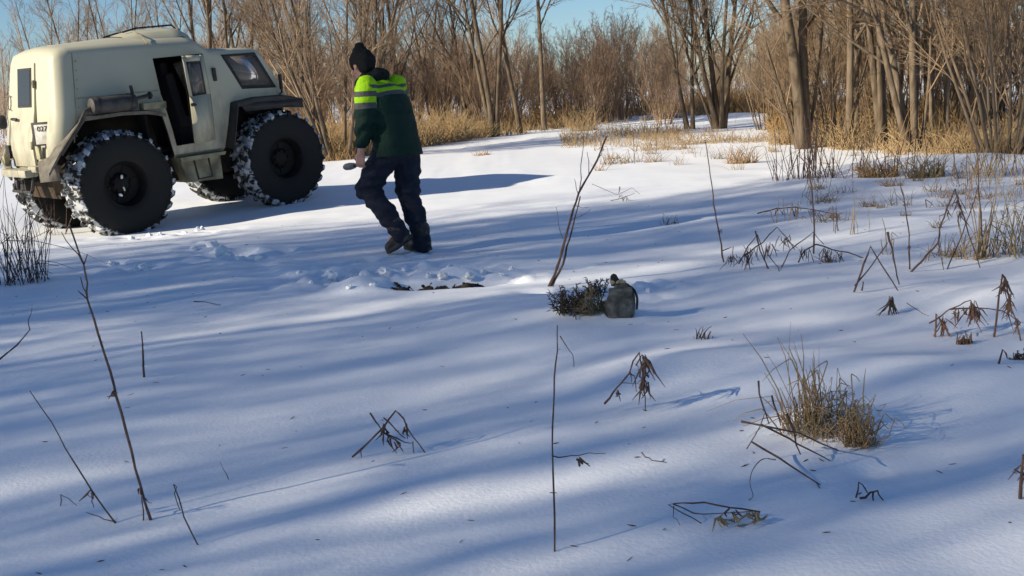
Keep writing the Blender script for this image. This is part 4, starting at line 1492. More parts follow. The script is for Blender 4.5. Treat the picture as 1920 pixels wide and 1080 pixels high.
# ------------------------------------------------------------------ dead stems, twigs and tussocks in the snow
def smooth_line(P, n=4):
    """Catmull-Rom through the points"""
    P = np.asarray(P, float)
    if len(P) < 3:
        return np.stack([P[0] + (P[-1] - P[0]) * t_ for t_ in np.linspace(0, 1, 5)])
    Q = np.vstack([2 * P[0] - P[1], P, 2 * P[-1] - P[-2]])
    out_ = []
    for i in range(1, len(Q) - 2):
        for t_ in np.linspace(0, 1, n, endpoint=False):
            a_, b_, c_, d_ = Q[i - 1], Q[i], Q[i + 1], Q[i + 2]
            out_.append(.5 * (2 * b_ + (c_ - a_) * t_ + (2 * a_ - 5 * b_ + 4 * c_ - d_) * t_ ** 2 + (3 * b_ - a_ - 3 * c_ + d_) * t_ ** 3))
    out_.append(Q[-2])
    return np.array(out_)

PR = np.random.default_rng(17)
def stem_plant(name, label, base_px, lines, m='stem', group=None, cat='dead stem', tufts=(), sharp=True, wob=.05, tm=None):
    """a dead plant rooted at the pixel base_px; lines: (list of pixels, radius in mm, depth lean) drawn at the root's distance"""
    b = ground(*base_px)
    Y = b[1]
    mb = MB()
    for ln in lines:
        pts, rmm = ln[0], ln[1]
        dep = ln[2] if len(ln) > 2 else 0.0
        n = len(pts)
        ks = np.linspace(0, 1, n)
        P = []
        for (q, k_) in zip(pts, ks):
            p = at(q[0], q[1], Y + dep * k_ + (PR.normal(0, wob * .3) if 0 < k_ < 1 else 0))
            gl = gz(p[0], p[1])
            if p[2] < gl - .03:                       # the point rests on the snow nearer by
                p = ground(q[0], q[1]); p[2] -= .01
            P.append(p)
        P = np.array(P)
        if sharp:
            L_ = []
            for a_, c_ in zip(P[:-1], P[1:]):
                k_ = max(2, int(np.linalg.norm(c_ - a_) / .05))
                seg_ = np.stack([a_ + (c_ - a_) * t_ for t_ in np.linspace(0, 1, k_, endpoint=False)])
                seg_[1:] += PR.normal(0, .0022, seg_[1:].shape)
                L_.append(seg_)
            P = np.vstack(L_ + [P[-1:]])
        else:
            P = smooth_line(P, 5)
        rr = rmm / 1000 * np.linspace(1.15, .6, len(P)) * PR.uniform(.85, 1.15, len(P))
        tubes(P, rr, 5, mb, True)
    for (px, py, hpx, n, w_) in tufts:                  # withered leaves and seed heads hanging from the stem
        for _ in range(n):
            p = at(px + PR.normal(0, w_ * .5), py + PR.normal(0, hpx * .12), Y + PR.normal(0, .015))
            L = hpx * Y / FPX * PR.uniform(.4, 1.0)
            dn = np.array([PR.normal(0, .35), PR.normal(0, .35), -1.0])
            P = np.stack([p, p + dn * L * .5 + PR.normal(0, .006, 3), p + dn * L + PR.normal(0, .012, 3)])
            tubes(P, np.array([.0018, .0034, .001]), 4, mb)
    o = mb.build(name, m, origin=b, smooth=60)
    tag(o, label, cat, group)
    return o
G1 = 'dead stems standing in the foreground snow'
G2 = 'broken weed stems bent over in the snow'
stem_plant('dead_weed', 'tall dark forked stem leaning over beside a short bare stake', (283, 975),
           [([(283, 977), (263, 910), (247, 848), (217, 741), (207, 698), (183, 623), (164, 563), (164, 531), (157, 496), (142, 456), (131, 425)], 4.2, .1),
            ([(157, 496), (164, 476)], 2.2), ([(157, 496), (136, 466), (115, 435)], 2.0), ([(163, 560), (146, 545)], 2.2), ([(163, 556), (156, 540), (151, 520)], 2.0),
            ([(269, 977), (266, 940), (262, 912)], 2.0), ([(263, 925), (272, 935), (285, 943)], 1.2)], group=G1, tufts=[(211, 735, 18, 5, 3), (263, 915, 16, 4, 3)])
stem_plant('dead_weed', 'thin curved leafless stem leaning beside the tall forked stem', (217, 981),
           [([(218, 983), (174, 923), (122, 840), (97, 792), (56, 733)], 2.4, .1), ([(214, 978), (185, 968), (161, 960)], 1.6), ([(176, 925), (172, 940), (176, 952)], 1.6)], group=G1, tufts=[(172, 920, 16, 5, 3)])
stem_plant('dead_weed', 'short straight dark stake poking upright out of shaded snow', (269, 707), [([(270, 710), (268, 665), (265, 621)], 5.0)], group=G1)
stem_plant('dead_weed', 'thin stem folded back into a narrow loop near the tall forked stem', (374, 1022),
           [([(378, 1035), (345, 970), (325, 908), (327, 925), (338, 958)], 1.9)], group=G1)
stem_plant('dead_weed', 'dark crooked twig curving up out of plain snow below the reed clump', (-20, 690),
           [([(-25, 700), (0, 673), (32, 647), (57, 617)], 5.0), ([(56, 618), (53, 600), (60, 577)], 2.4)], group=G1)
stem_plant('dead_weed', 'tiny bent twig lying near the foot of the curved stem', (113, 948), [([(113, 950), (114, 927), (128, 934), (148, 951)], 1.5)], group=G1)
stem_plant('dead_weed', 'tiny slanting twig alone on striped snow', (429, 899), [([(429, 900), (420, 882), (413, 866)], 1.2)], group=G1)
stem_plant('dead_weed', 'bent twig lying flat on sunlit streaks of snow', (415, 572), [([(363, 565), (385, 566), (415, 572)], 3.0)], group=G1)
stem_plant('dead_weed', 'broken stem folded into a tent shape with withered leaves inside', (797, 850),
           [([(660, 857), (690, 830), (720, 800), (742, 770), (757, 785), (775, 820), (797, 849)], 3.6), ([(694, 774), (704, 790), (714, 804)], 3.0), ([(719, 783), (740, 803), (760, 822)], 2.6),
            ([(718, 810), (745, 822), (772, 831)], 2.8), ([(774, 828), (776, 850)], 2.0), ([(676, 843), (678, 857)], 2.0)], group=G2,
           tufts=[(720, 800, 34, 9, 5), (762, 800, 24, 5, 4), (744, 828, 16, 4, 6), (730, 820, 24, 4, 5)])
stem_plant('dead_weed', 'tall hair-thin upright stem with one level side twig', (1040, 1035),
           [([(1040, 1045), (1040, 1000), (1039, 940), (1036, 850), (1036, 800), (1039, 740), (1042, 680), (1045, 640), (1045, 610)], 2.6, .08), ([(1036, 855), (1060, 856), (1085, 854), (1105, 849), (1135, 850)], 1.6, .05)], group=G1,
           tufts=[(1086, 860, 16, 4, 3)])
stem_plant('dead_weed', 'small drooping stem hanging by the top of the hair-thin stem', (1077, 690), [([(1050, 630), (1064, 652), (1074, 665), (1076, 688)], 2.2)], group=G1)
stem_plant('dead_weed', 'stem snapped at its top with a thick hanging bundle of withered leaves', (1210, 771),
           [([(1133, 757), (1150, 735), (1165, 718), (1180, 700), (1199, 661), (1203, 690), (1206, 725), (1210, 773)], 3.6), ([(1181, 698), (1190, 705), (1193, 735)], 2.4), ([(1166, 718), (1185, 719), (1204, 722)], 1.4),
            ([(1182, 702), (1184, 717)], 2.0)], group=G2, m='stem', tufts=[(1208, 675, 60, 16, 6), (1207, 710, 50, 12, 5), (1157, 735, 12, 4, 4)])
stem_plant('dead_weed', 'short twig curled like a hook lying on the snow', (1250, 868), [([(1203, 848), (1210, 857), (1222, 863), (1250, 867)], 2.0)], group=G1)
stem_plant('sapling', 'leafless sapling with paired stems leaning over the grey-green container', (1028, 537),
           [([(1028, 540), (1045, 500), (1058, 455), (1066, 425), (1075, 392), (1085, 362), (1100, 335), (1120, 300), (1137, 256)], 9.0, .25),
            ([(1034, 540), (1056, 495), (1068, 448), (1078, 408), (1088, 368)], 7.0, .1), ([(1086, 360), (1090, 335), (1089, 310), (1095, 250)], 3.0, -.1), ([(1085, 365), (1080, 350), (1077, 335)], 2.5),
            ([(1104, 328), (1104, 300), (1101, 285)], 2.5), ([(1056, 448), (1047, 420), (1043, 388)], 2.0), ([(1070, 412), (1090, 405), (1108, 393)], 2.0), ([(1076, 385), (1092, 390), (1105, 388)], 1.6), ([(1122, 297), (1128, 290), (1130, 270)], 2.5)],
           m='stem', cat='sapling', sharp=True)
# bent weeds on the right
stem_plant('dead_weed', 'two crossed broken stems making a pair of pointed tents', (1683, 545),
           [([(1601, 548), (1615, 510), (1632, 462), (1660, 508), (1684, 546)], 5.5), ([(1603, 536), (1635, 497), (1664, 456)], 4.5, .1), ([(1664, 435), (1675, 485), (1686, 533)], 6.0), ([(1616, 545), (1619, 528)], 5)], group=G2)
stem_plant('dead_weed', 'tall broken stem folded at its tip into a high pointed arch', (1838, 502),
           [([(1706, 512), (1730, 488), (1759, 455), (1762, 425), (1776, 388), (1791, 354), (1800, 385), (1807, 404), (1822, 455), (1838, 503)], 6.0), ([(1759, 455), (1764, 480), (1769, 506)], 4.0)],
           group=G2, tufts=[(1797, 370, 40, 8, 4), (1803, 395, 36, 6, 3), (1778, 395, 20, 4, 4)])
stem_plant('dead_weed', 'tall thin upright stem rising from a low mat of grey twigs', (1355, 492), [([(1358, 495), (1353, 460), (1345, 420), (1336, 355), (1328, 300), (1322, 262)], 5.5, .2)], group=G1, tufts=[(1350, 430, 16, 4, 3)])
stem_plant('dead_weed', 'tall thin upright stem rising through an arched fringed twig', (1527, 476), [([(1526, 480), (1527, 430), (1524, 380), (1518, 320), (1512, 262), (1508, 215)], 6.5, .2)], group=G1)
stem_plant('dead_weed', 'tall thin upright stem between the pointed tents and the high arch', (1706, 505), [([(1706, 510), (1705, 440), (1697, 385), (1688, 342)], 5.0, .2)], group=G1, tufts=[(1705, 462, 8, 3, 2)])
stem_plant('dead_weed', 'tallest thin stem beside the high pointed arch', (1843, 482), [([(1845, 486), (1840, 430), (1836, 370), (1834, 310), (1826, 250)], 6.0, .2)], group=G1)
stem_plant('dead_weed', 'long slanting stem crossing the tallest thin stem', (1775, 505), [([(1775, 508), (1800, 450), (1822, 390), (1836, 345)], 4.0, .3)], group=G1)
stem_plant('weed_mat', 'low mat of grey broken twigs beside a tall thin stem', (1420, 505),
           [([(1385, 495), (1402, 462), (1420, 440), (1432, 475), (1440, 508)], 4.5), ([(1355, 470), (1375, 462), (1372, 492)], 4.0), ([(1395, 480), (1430, 455), (1457, 426), (1475, 445), (1490, 468)], 4.5),
            ([(1416, 433), (1425, 470), (1442, 505)], 5.0), ([(1465, 502), (1480, 470), (1525, 435), (1545, 458)], 4.0), ([(1400, 515), (1415, 510), (1418, 520)], 4.5), ([(1440, 478), (1458, 500), (1465, 515)], 3.0)], m='stem', cat='weeds', group=G2,
           tufts=[(1370, 480, 24, 12, 10), (1405, 470, 40, 16, 14), (1470, 445, 28, 10, 12), (1440, 460, 34, 8, 14)])
stem_plant('dead_weed', 'arched twig with a fringe of hanging dead leaves', (1500, 495),
           [([(1497, 492), (1508, 470), (1530, 458), (1560, 468), (1590, 473), (1630, 488), (1665, 510)], 4.5, .1)], group=G2, tufts=[(1515, 468, 30, 9, 14), (1545, 468, 34, 9, 14), (1572, 472, 30, 8, 12), (1555, 480, 34, 3, 3)])
stem_plant('dead_weed', 'long low arched twig fringed with dead leaves on sunlit snow', (1560, 405),
           [([(1420, 400), (1455, 391), (1490, 388), (1540, 396), (1570, 402)], 5.0, .1)], group=G2, m='stem', tufts=[(1470, 391, 16, 10, 18), (1490, 391, 18, 10, 12), (1520, 394, 14, 6, 10)])
stem_plant('dead_weed', 'small withered leaf bundle sticking up like a dark cone', (1670, 590), [([(1666, 592), (1670, 557), (1680, 582)], 4.0)], group=G2, tufts=[(1672, 562, 34, 18, 6)], m='brush')
stem_plant('dead_weed', 'reddish bent stems with drooping brown leaf bundles beside a cut stump', (1755, 632),
           [([(1753, 634), (1755, 588), (1770, 608), (1782, 630)], 4.0), ([(1742, 606), (1765, 592), (1780, 580), (1800, 572), (1820, 563), (1824, 585)], 3.6), ([(1780, 580), (1830, 577), (1880, 583), (1905, 600)], 3.2, .1), ([(1700, 568), (1722, 582), (1742, 592)], 2.0)],
           group=G2, m='stemred', tufts=[(1768, 600, 34, 14, 9), (1825, 572, 46, 22, 8), (1796, 582, 28, 8, 12), (1812, 580, 22, 6, 10)])
stem_plant('dead_weed', 'red-brown stem folded at its tip with a long hanging leaf tail', (1865, 632),
           [([(1864, 632), (1871, 575), (1880, 514), (1886, 530), (1893, 560), (1905, 600), (1915, 640), (1922, 672)], 4.0)], group=G2, m='stemred', tufts=[(1884, 525, 44, 14, 4), (1894, 560, 50, 14, 5), (1905, 600, 30, 8, 6)])
stem_plant('dead_weed', 'short dark bent twig beside a dark snowy lump', (1873, 682), [([(1872, 684), (1880, 655), (1889, 672)], 4.5)], group=G2)
stem_plant('dead_weed', 'stubby upright dark stem standing alone on blue shaded snow', (1914, 935), [([(1913, 938), (1915, 895), (1919, 852)], 5.0)], group=G1, tufts=[(1916, 870, 40, 6, 3)])
stem_plant('dead_weed', 'fan of thin twigs lying on the snow with pale leaf scraps', (1315, 981),
           [([(1425, 960), (1370, 952), (1320, 942), (1280, 943), (1253, 946), (1280, 962), (1315, 981)], 2.6), ([(1262, 945), (1300, 962), (1340, 963), (1420, 958)], 2.0), ([(1263, 948), (1262, 970), (1275, 985)], 1.2)], group=G2,
           tufts=[(1375, 955, 30, 4, 6)])
stem_plant('leaf_scraps', 'pale withered leaf scraps lying under the fan of thin twigs', (1400, 985),
           [([(1348, 970), (1362, 988), (1390, 985), (1420, 975), (1440, 965)], 2.4), ([(1345, 975), (1358, 995), (1385, 1012)], 1.4), ([(1400, 962), (1425, 975), (1438, 968)], 2.6)], m='grassdull', cat='weeds', group=G2, tufts=[(1415, 962, 22, 10, 14), (1352, 968, 24, 6, 5), (1377, 962, 20, 4, 3)])
stem_plant('dead_weed', 'two tiny folded twigs near the big straw tussock', (1655, 938),
           [([(1605, 933), (1610, 904), (1622, 916), (1630, 926)], 2.2), ([(1612, 934), (1632, 923), (1645, 920), (1656, 938)], 3.4), ([(1637, 922), (1638, 942)], 3.2)], group=G2)
stem_plant('dead_weed', 'three long dark sticks lying slantwise at the foot of the straw tussock', (1560, 865),
           [([(1390, 790), (1430, 798), (1500, 812), (1573, 845)], 3.4, -.1), ([(1428, 796), (1480, 822), (1515, 842), (1557, 864)], 3.2), ([(1409, 828), (1460, 858), (1508, 890), (1568, 927)], 3.2, -.2), ([(1537, 940), (1535, 905), (1528, 902), (1537, 915)], 2.4, -.2),
            ([(1422, 714), (1430, 760), (1442, 795)], 2.8), ([(1447, 742), (1456, 770), (1464, 798)], 3.0), ([(1475, 776), (1490, 815), (1501, 852)], 4.0), ([(1400, 842), (1425, 800), (1434, 775)], 1.8)], group=G2)
stem_plant('dead_weed', 'thin twig curled in a wide hoop beside the straw tussock', (1410, 938), [([(1455, 862), (1430, 861), (1412, 880), (1406, 905), (1412, 930), (1404, 937), (1416, 938)], 1.4)], group=G2, sharp=False)
stem_plant('dead_weed', 'small dark dead stalk with crossing twigs on blue shaded snow by the sapling', (1165, 378),
           [([(1110, 345), (1140, 358), (1158, 365), (1185, 352), (1200, 364)], 3.0), ([(1162, 350), (1160, 362)], 6), ([(1145, 376), (1165, 372), (1190, 362)], 4.0)], group=G2, tufts=[(1168, 368, 14, 8, 10)])

# tussocks
def kinked(mb, base, h, r, lean, wid, bias=(0, 0), broken=.6):
    """dead stalks, most of them snapped somewhere along their length and folded over"""
    K = len(base)
    d = norm(np.stack([r.normal(bias[0], lean, K), r.normal(bias[1], lean, K), np.ones(K)], 1))
    kk = r.uniform(.35, .8, K)
    brk = r.random(K) < broken
    side = norm(np.stack([r.normal(bias[0] * 2, 1, K), r.normal(0, 1, K), np.zeros(K)], 1))
    d2 = norm(np.where(brk[:, None], d * r.uniform(-.6, .5, K)[:, None] + side - np.array([0, 0, .55]), d + side * .12))
    P = np.empty((K, 6, 3))
    P[:, 0] = base
    P[:, 1] = base + d * (h * kk * .5)[:, None] + r.normal(0, .006, (K, 3))
    P[:, 2] = base + d * (h * kk * .96)[:, None]
    P[:, 3] = base + d * (h * kk)[:, None] + d2 * (h * .02)[:, None]
    P[:, 4] = P[:, 3] + d2 * (h * (1 - kk) * .5)[:, None] + r.normal(0, .004, (K, 3))
    P[:, 5] = P[:, 4] + norm(d2 - np.array([0, 0, .25]))  * (h * (1 - kk) * .5)[:, None]
    zg = height(P[:, :, 0], P[:, :, 1], True) + .003
    P[:, 2:, 2] = np.maximum(P[:, 2:, 2], zg[:, 2:])
    w = wid * r.uniform(.6, 1.4, K)
    tubes(P, w[:, None] * np.array([1, .95, .9, .85, .7, .35])[None], 4, mb)

def tussock(name, label, px, py, wpx, hpx, n, m, lean=.35, droop=.9, wid=2.2, seed=0, cat='grass tussock', group=None, depth=.5, bias=(0, 0), broken=None):
    r = np.random.default_rng(seed + 500)
    b = ground(px, py)
    Wm = wpx * b[1] / FPX / 2
    H = hpx * b[1] / FPX
    a_ = r.uniform(0, 6.28, n)
    q = np.sqrt(r.random(n))
    x, y = b[0] + Wm * q * np.cos(a_), b[1] + Wm * depth * q * np.sin(a_)
    mb = MB()
    st = np.stack([x, y, height(x, y) - .01], 1)
    if broken is None:
        blades(mb, st, H * r.uniform(.3, 1.0, n) ** 1.3 * 1.25, r, lean, wid / 1000, droop, 6, bias)
    else:
        kinked(mb, st, H * (r.uniform(.25, 1.0, n) ** 1.2) * 1.25, r, lean, wid / 1000, bias, broken)
    o = mb.build(name, m, origin=b, smooth=0)
    tag(o, label, cat, group)
    return o
tussock('straw_tussock', 'big tangled straw tussock on a snow mound among dark sticks', 1548, 802, 170, 135, 150, 'grassdull', .42, 1.1, 1.7, 1, bias=(-.05, 0), broken=.82)
tussock('straw_tussock', 'pale curling blades lying under the big tangled tussock', 1560, 815, 130, 60, 70, 'strawbrown', .6, 2.0, 1.6, 11)
tussock('straw_tussock', 'ragged straw tuft leaning away beside the big tangled tussock', 1510, 800, 90, 175, 46, 'strawbrown', .24, .9, 1.7, 2, bias=(-.12, 0), broken=.45)
tussock('straw_tussock', 'matted dark grass tail trailing off the big tangled tussock', 1612, 835, 66, 95, 80, 'strawbrown', .40, 1.6, 1.7, 3, bias=(.1, 0), broken=.85)
GT = 'dead reed clumps in the snow'
tussock('reed_clump', 'clump of dark upright dead stalks beside the rear of the vehicle', 35, 530, 130, 190, 90, 'stem', .20, .35, 3.0, 4, cat='reeds', group=GT, broken=.3)
tussock('reed_clump', 'sparse dark stalks beside the trackside reed clump and far wheel', 90, 440, 70, 90, 16, 'stem', .25, .4, 4.0, 5, cat='reeds', group=GT)
tussock('reed_clump', 'clump of fine grey upright stalks round the tallest thin stem', 1880, 480, 150, 150, 85, 'grassdull', .24, .5, 3.2, 6, cat='reeds', group=GT, broken=.5)
tussock('reed_clump', 'dark stalks standing in front of the thick forked tree', 1510, 335, 130, 115, 60, 'stem', .20, .3, 4.5, 7, cat='reeds', group=GT, broken=.35)
tussock('reed_clump', 'thin dark stalks around the two matted grass heads on the drift', 1640, 330, 120, 90, 45, 'stem', .22, .3, 4.2, 8, cat='reeds', group=GT, broken=.4)
tussock('reed_clump', 'scattered tall stalks standing before the dense olive willow', 1860, 330, 160, 110, 60, 'strawbrown', .25, .4, 4.2, 21, cat='reeds', group=GT, broken=.4)
GS = 'grass heads poking out of the drifts'
for k, (px, py, w_, h_, n_, m_, lab) in enumerate([
        (1650, 333, 70, 40, 160, 'strawbrown', 'brown matted grass head on the drift below the trees'),
        (1735, 333, 75, 48, 200, 'grassdull', 'dark domed grass head on the drift below the clump of trunks'),
        (1390, 306, 60, 42, 110, 'strawbrown', 'brown drooping grass head out on the bright snow before the vase shaped tree'),
        (1165, 306, 80, 26, 80, 'grassdull', 'spiky dull grass patch behind the leafless sapling'),
        (903, 291, 34, 12, 50, 'strawbrown', 'tiny brown tuft alone on the open snow past the walking person'),
        (1095, 246, 50, 52, 130, 'straw', 'yellow upright grass tuft in the open near the thicket'),
        (1240, 280, 110, 24, 150, 'straw', 'long yellow grass patch lying on the open snow'),
        (1330, 268, 130, 26, 170, 'straw', 'wide yellow grass patch before the vase shaped tree'),
        (1440, 265, 110, 26, 150, 'straw', 'yellow grass patch running toward the thick forked tree'),
        (1555, 415, 70, 30, 34, 'grassdull', 'thin pale grass wisps on sunlit snow by the arched twig'),
        (1870, 370, 130, 26, 70, 'strawbrown', 'reddish flattened weeds on the sunlit drift'),
        (1545, 380, 70, 26, 36, 'grassdull', 'small pale wisps beyond the long low fringed twig'),
        (1255, 420, 40, 20, 20, 'strawbrown', 'small brown wisps at the tip of the long person shadow'),
        (640, 300, 60, 22, 70, 'strawbrown', 'low brown grass beside the front tyre at the snow edge'),
        (1690, 385, 70, 44, 18, 'grassdull', 'few pale bent grass blades in the sunlit hollow'),
        (1765, 480, 90, 45, 26, 'grassdull', 'fine pale wisps under the high pointed arch'),
        (1320, 635, 40, 34, 16, 'stem', 'small dark twiggy tuft on blue shaded snow past the container'),
        (1125, 320, 30, 26, 16, 'straw', 'single yellow wisp beside the top of the sapling'),
        (1150, 298, 34, 14, 30, 'strawbrown', 'little dark clump at the tip of the sapling')]):
    tussock('grass_head', lab, px, py, w_, h_, n_, m_, .45, 1.2, 4.0 if py > 350 else 6.0, 30 + k, cat='grass', group=GS)

# cut stump and curled leaves
tussock('weed_stump', 'stubby red-brown bundle of cut stalks between the reddish bent stems', 1808, 645, 26, 24, 60, 'stemred', .16, .3, 2.6, 61, cat='stump', broken=.5)
tussock('dead_leaf_clump', 'dark curled clump of dead leaves beside a short bent twig', 1912, 674, 30, 26, 46, 'brush', .6, 2.0, 3.0, 62, cat='leaf clump', broken=.8)

# ------------------------------------------------------------------ pouch, brush heap, pit with clods
b = ground(1163, 586)
k = b[1] / FPX
pk = empty('canvas_container', b)
tag(pk, 'squat grey-green canvas container with a dark cap standing beside dark brush', 'container')
mb = MB()
n = 28
an = np.arange(n) * 2 * math.pi / n
X = []
sup = lambda c, e: np.sign(c) * np.abs(c) ** e
for (z, wx, wy, ox) in ((-.03, .078, .050, -.004), (.0, .082, .055, -.003), (.04, .083, .058, .0), (.085, .076, .055, .003), (.115, .066, .048, .006), (.135, .052, .038, .006), (.145, .040, .028, .006), (.162, .044, .03, .004), (.172, .03, .02, .002)):
    X.append(np.stack([ox + wx * sup(np.cos(an), .62), wy * sup(np.sin(an), .62), np.full(n, z)], 1))
X = np.array(X) @ np.array(Matrix.Rotation(.06, 3, 'Y')).T
idx = np.arange(X.shape[0] * n).reshape(-1, n); nx = np.roll(idx, -1, 1)
V = X.reshape(-1, 3)
V = V * np.array([1, 1, .92]) + norm(V - [0, 0, .08]) * (.020 * fbm(V * 22, 4, 3))[:, None]
mb.add(V, np.stack([idx[:-1], nx[:-1], nx[1:], idx[1:]], -1).reshape(-1, 4))
mb.f.setdefault(n, []).append(idx[-1][None])
mb.build('bag_body', 'canvas', pk, smooth=180)
mb = MB(); rbox(mb, (0, -.045, .118), (.125, .03, .05), .012, Matrix.Rotation(.25, 3, 'X')); mb.build('flap', 'canvas', pk)
mb = MB()
tubes(smooth_line(np.array([(.04, -.01, .15), (.072, -.03, .125), (.088, -.035, .08), (.084, -.03, .02)]), 4), .007, 6, mb)
mb.build('strap', 'canvasdark', pk)
mb = MB(); ellipsoid(mb, (-.042, -.055, .082), (.006, .004, .006), 8, 6); mb.build('button', 'steel', pk)
mb = MB()
for (x, y, z, a1, a2, a3) in ((-.018, -.004, .168, .030, .026, .016), (.012, .0, .164, .022, .022, .012)):
    ellipsoid(mb, (x, y, z), (a1, a2, a3), 12, 8)
out, v, nrm = remeshed(mb, .005, 1)
out.vertices.foreach_set('co', (v + nrm * (.006 * fbm(v * 70, 3, 2))[:, None]).astype(np.float32).ravel())
mkobj('tan_lining', out, 'tan', pk, 180)
mb = MB()
tubes(np.array([(-.020, 0, .150), (-.024, 0, .178), (-.030, .002, .200), (-.034, .002, .208)]), np.array([.024, .023, .018, .008]), 10, mb, True)
mb.build('dark_cap', 'canvasdark', pk)

def brush_heap(px, py, wpx, hpx, n, seed, label, m='brush'):
    r = np.random.default_rng(seed)
    b = ground(px, py)
    k = b[1] / FPX
    a_ = r.uniform(0, 6.28, n); q = np.sqrt(r.random(n)) * wpx * k / 2
    x, y = b[0] + q * np.cos(a_), b[1] + q * np.sin(a_) * .5
    mb = MB()
    st = np.stack([x, y, height(x, y) - .01], 1)
    H = hpx * k * r.uniform(.4, 1.1, n)
    P = grow(st, np.stack([r.normal(0, .35, n), r.normal(0, .35, n), np.ones(n)], 1), H, 5, .22, -.02, r)
    R_ = .0022 * np.ones((n, 5))
    tubes(P, R_, 4, mb)
    P1, R1, L1 = spawn(P, R_, H, 9, .15, .9, .38, 3, .25, -.12, .9, .0022, r)
    R1 = R1 * np.array([1, 1.9, .5])
    tubes(P1, R1, 4, mb)
    o = mb.build('brush_heap', m, origin=b, smooth=0)
    tag(o, label, 'brush')
brush_heap(1075, 586, 58, 62, 46, 1, 'dark bushy heap of dead weeds near the canvas container')
brush_heap(1108, 590, 26, 62, 24, 2, 'brown withered weed clump between the dark heap and the container', 'grassdull')
brush_heap(1128, 584, 22, 34, 20, 4, 'low brown weed scraps against the side of the canvas container', 'grassdull')
brush_heap(1118, 556, 34, 40, 24, 3, 'small dark weed heap behind the canvas container')

r = np.random.default_rng(9)
mb = MB()
for k_ in range(60):
    x, y = PIT[0] + r.uniform(-.29, .29), PIT[1] + .13 + r.normal(0, .035)
    ellipsoid(mb, (x, y, gz(x, y) + r.uniform(.0, .03) * math.exp(-((x - PIT[0] - .05) / .15) ** 2)), (r.uniform(.03, .07), r.uniform(.02, .035), r.uniform(.012, .03)), 10, 7, Matrix.Rotation(r.uniform(-.4, .4), 3, 'Y'))
for k_ in range(34):
    x, y = PIT[0] + r.normal(.04, .10), PIT[1] + .13 + r.normal(0, .03)
    p = np.array([x, y, gz(x, y)])
    tubes(np.stack([p, p + [r.normal(0, .05), r.normal(0, .03), r.uniform(.03, .09)]]), .006, 5, mb, True)
out, v, nrm = remeshed(mb, .006, 0)
v2 = v - PIT + nrm * (.013 * fbm(v * 38, 3, 3))[:, None]
out.vertices.foreach_set('co', v2.astype(np.float32).ravel())
o = mkobj('pit_debris', out, 'soil', None, 40, PIT)
tag(o, 'black wet debris lying in a hole dug into the snow', 'debris')

def clod(px, py, s, seed):
    r = np.random.default_rng(seed)
    b = ground(px, py)
    mb = MB()
    ellipsoid(mb, (0, 0, s * .25), (s * r.uniform(.8, 1.3), s * r.uniform(.7, 1.1), s * r.uniform(.55, .8)), 18, 12, Matrix.Rotation(r.uniform(0, 3), 3, 'Z'))
    v = mb.v[0]
    d = norm(v)
    mb.v[0] = v + d * (s * .38 * fbm(d * 2.1 + seed, seed, 3))[:, None]
    o = mb.build('snow_clod', 'clod', loc=b, smooth=50)
    return o
GC = 'snow clods thrown out round the pit'
for k_, (px, py, s) in enumerate([(600, 525, .05), (625, 519, .07), (648, 527, .06), (668, 522, .05), (690, 515, .055), (722, 512, .07), (760, 507, .05), (790, 502, .05), (845, 505, .06), (868, 514, .07), (880, 520, .05), (830, 520, .06), (905, 512, .04), (655, 540, .04), (583, 533, .035), (940, 517, .035), (960, 505, .03), (805, 519, .05), (560, 512, .03), (700, 535, .035), (1205, 540, .035), (1216, 547, .03)]):
    o = clod(px, py, s * .62, 100 + k_)
    tag(o, 'lump of dug up snow in the scatter round the dark hole' if px < 1100 else 'small snow lump beside the canvas container', 'snow clod', GC if px < 1100 else 'snow lumps beside the container')
GV = 'loose snow lumps by the vehicle'
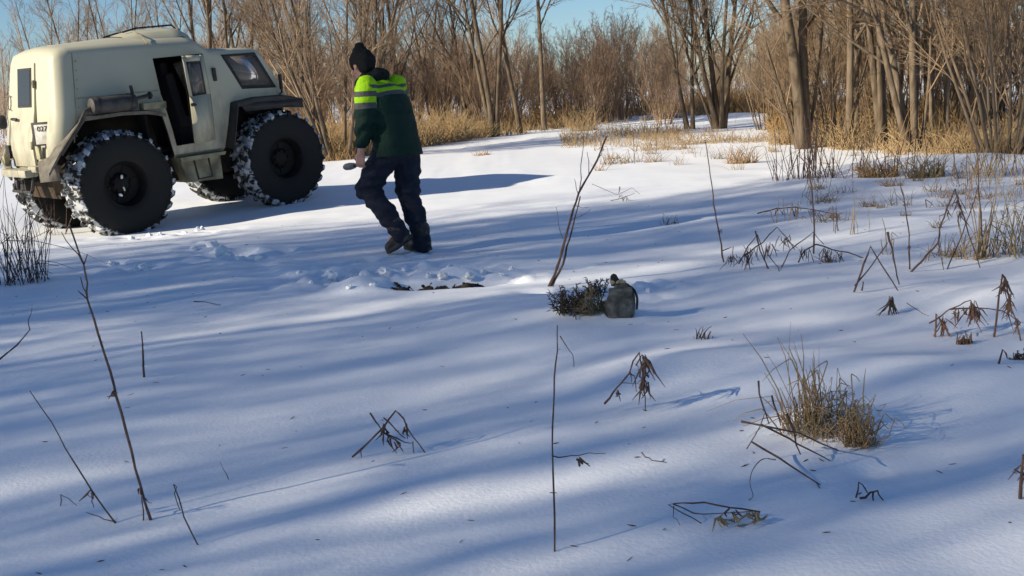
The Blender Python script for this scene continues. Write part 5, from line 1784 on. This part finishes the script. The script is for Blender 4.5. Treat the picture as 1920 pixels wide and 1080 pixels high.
for k_, (px, py, s) in enumerate([(247, 448, .04), (280, 443, .04), (300, 440, .03), (375, 432, .06), (365, 468, .04), (400, 462, .06), (415, 475, .07), (430, 483, .05), (450, 488, .05), (487, 486, .05), (268, 502, .05), (255, 508, .05), (210, 494, .035), (275, 508, .03), (420, 467, .04), (345, 438, .035)]):
    o = clod(px, py, s * .8, 200 + k_)
    tag(o, 'loose lump of kicked up snow on the trail to the vehicle', 'snow clod', GV)

# many small wisps and stalks over the drifts on the way to the wood
rw = random.Random(31)
GW_ = 'small dry wisps on the drifts below the wood'
for k_ in range(84):
    px = rw.uniform(1100, 1925)
    py = rw.uniform(250, 300) if k_ < 34 else rw.uniform(300, 400) if k_ < 72 else rw.uniform(400, 500)
    if py > 320 and px < 1450:
        px += 420
    px = min(px, 1935)
    if rw.random() < .55:
        tussock('dry_wisp', 'small dry grass wisp poking out of the drift below the wood', px, py, rw.uniform(18, 48), rw.uniform(16, 34), rw.randint(20, 34), rw.choice(['straw', 'strawbrown', 'grassdull']), .5, 1.4, 3.2, 300 + k_, cat='grass', group=GW_)
    else:
        tussock('dry_stalk', 'few thin dead stalks standing out of the drift below the wood', px, py, rw.uniform(30, 70), rw.uniform(45, 110), rw.randint(3, 8), rw.choice(['stem', 'strawbrown', 'grassdull']), .22, .4, 3.4, 300 + k_, cat='stalks', group='thin dead stalks on the drifts below the wood', broken=.45)

# bits of bark, seed and twig blown over the snow
r = np.random.default_rng(41)
mb = MB()
for k_ in range(230):
    Y = 2.6 + 9 * r.random() ** 1.3
    X = r.uniform(-.5, .5) * Y
    z = gz(X, Y)
    a_ = r.uniform(0, 6.28)
    L = r.uniform(.004, .016)
    p = np.array([X, Y, z + .002])
    d_ = np.array([math.cos(a_), math.sin(a_), r.uniform(-.1, .3)])
    tubes(np.stack([p - d_ * L, p, p + d_ * L]), np.array([.0007, r.uniform(.001, .0026), .0007]), 4, mb)
o = mb.build('blown_litter', 'stem', smooth=0)
tag(o, 'tiny bits of bark and seed blown over the snow', 'litter', kind='stuff')
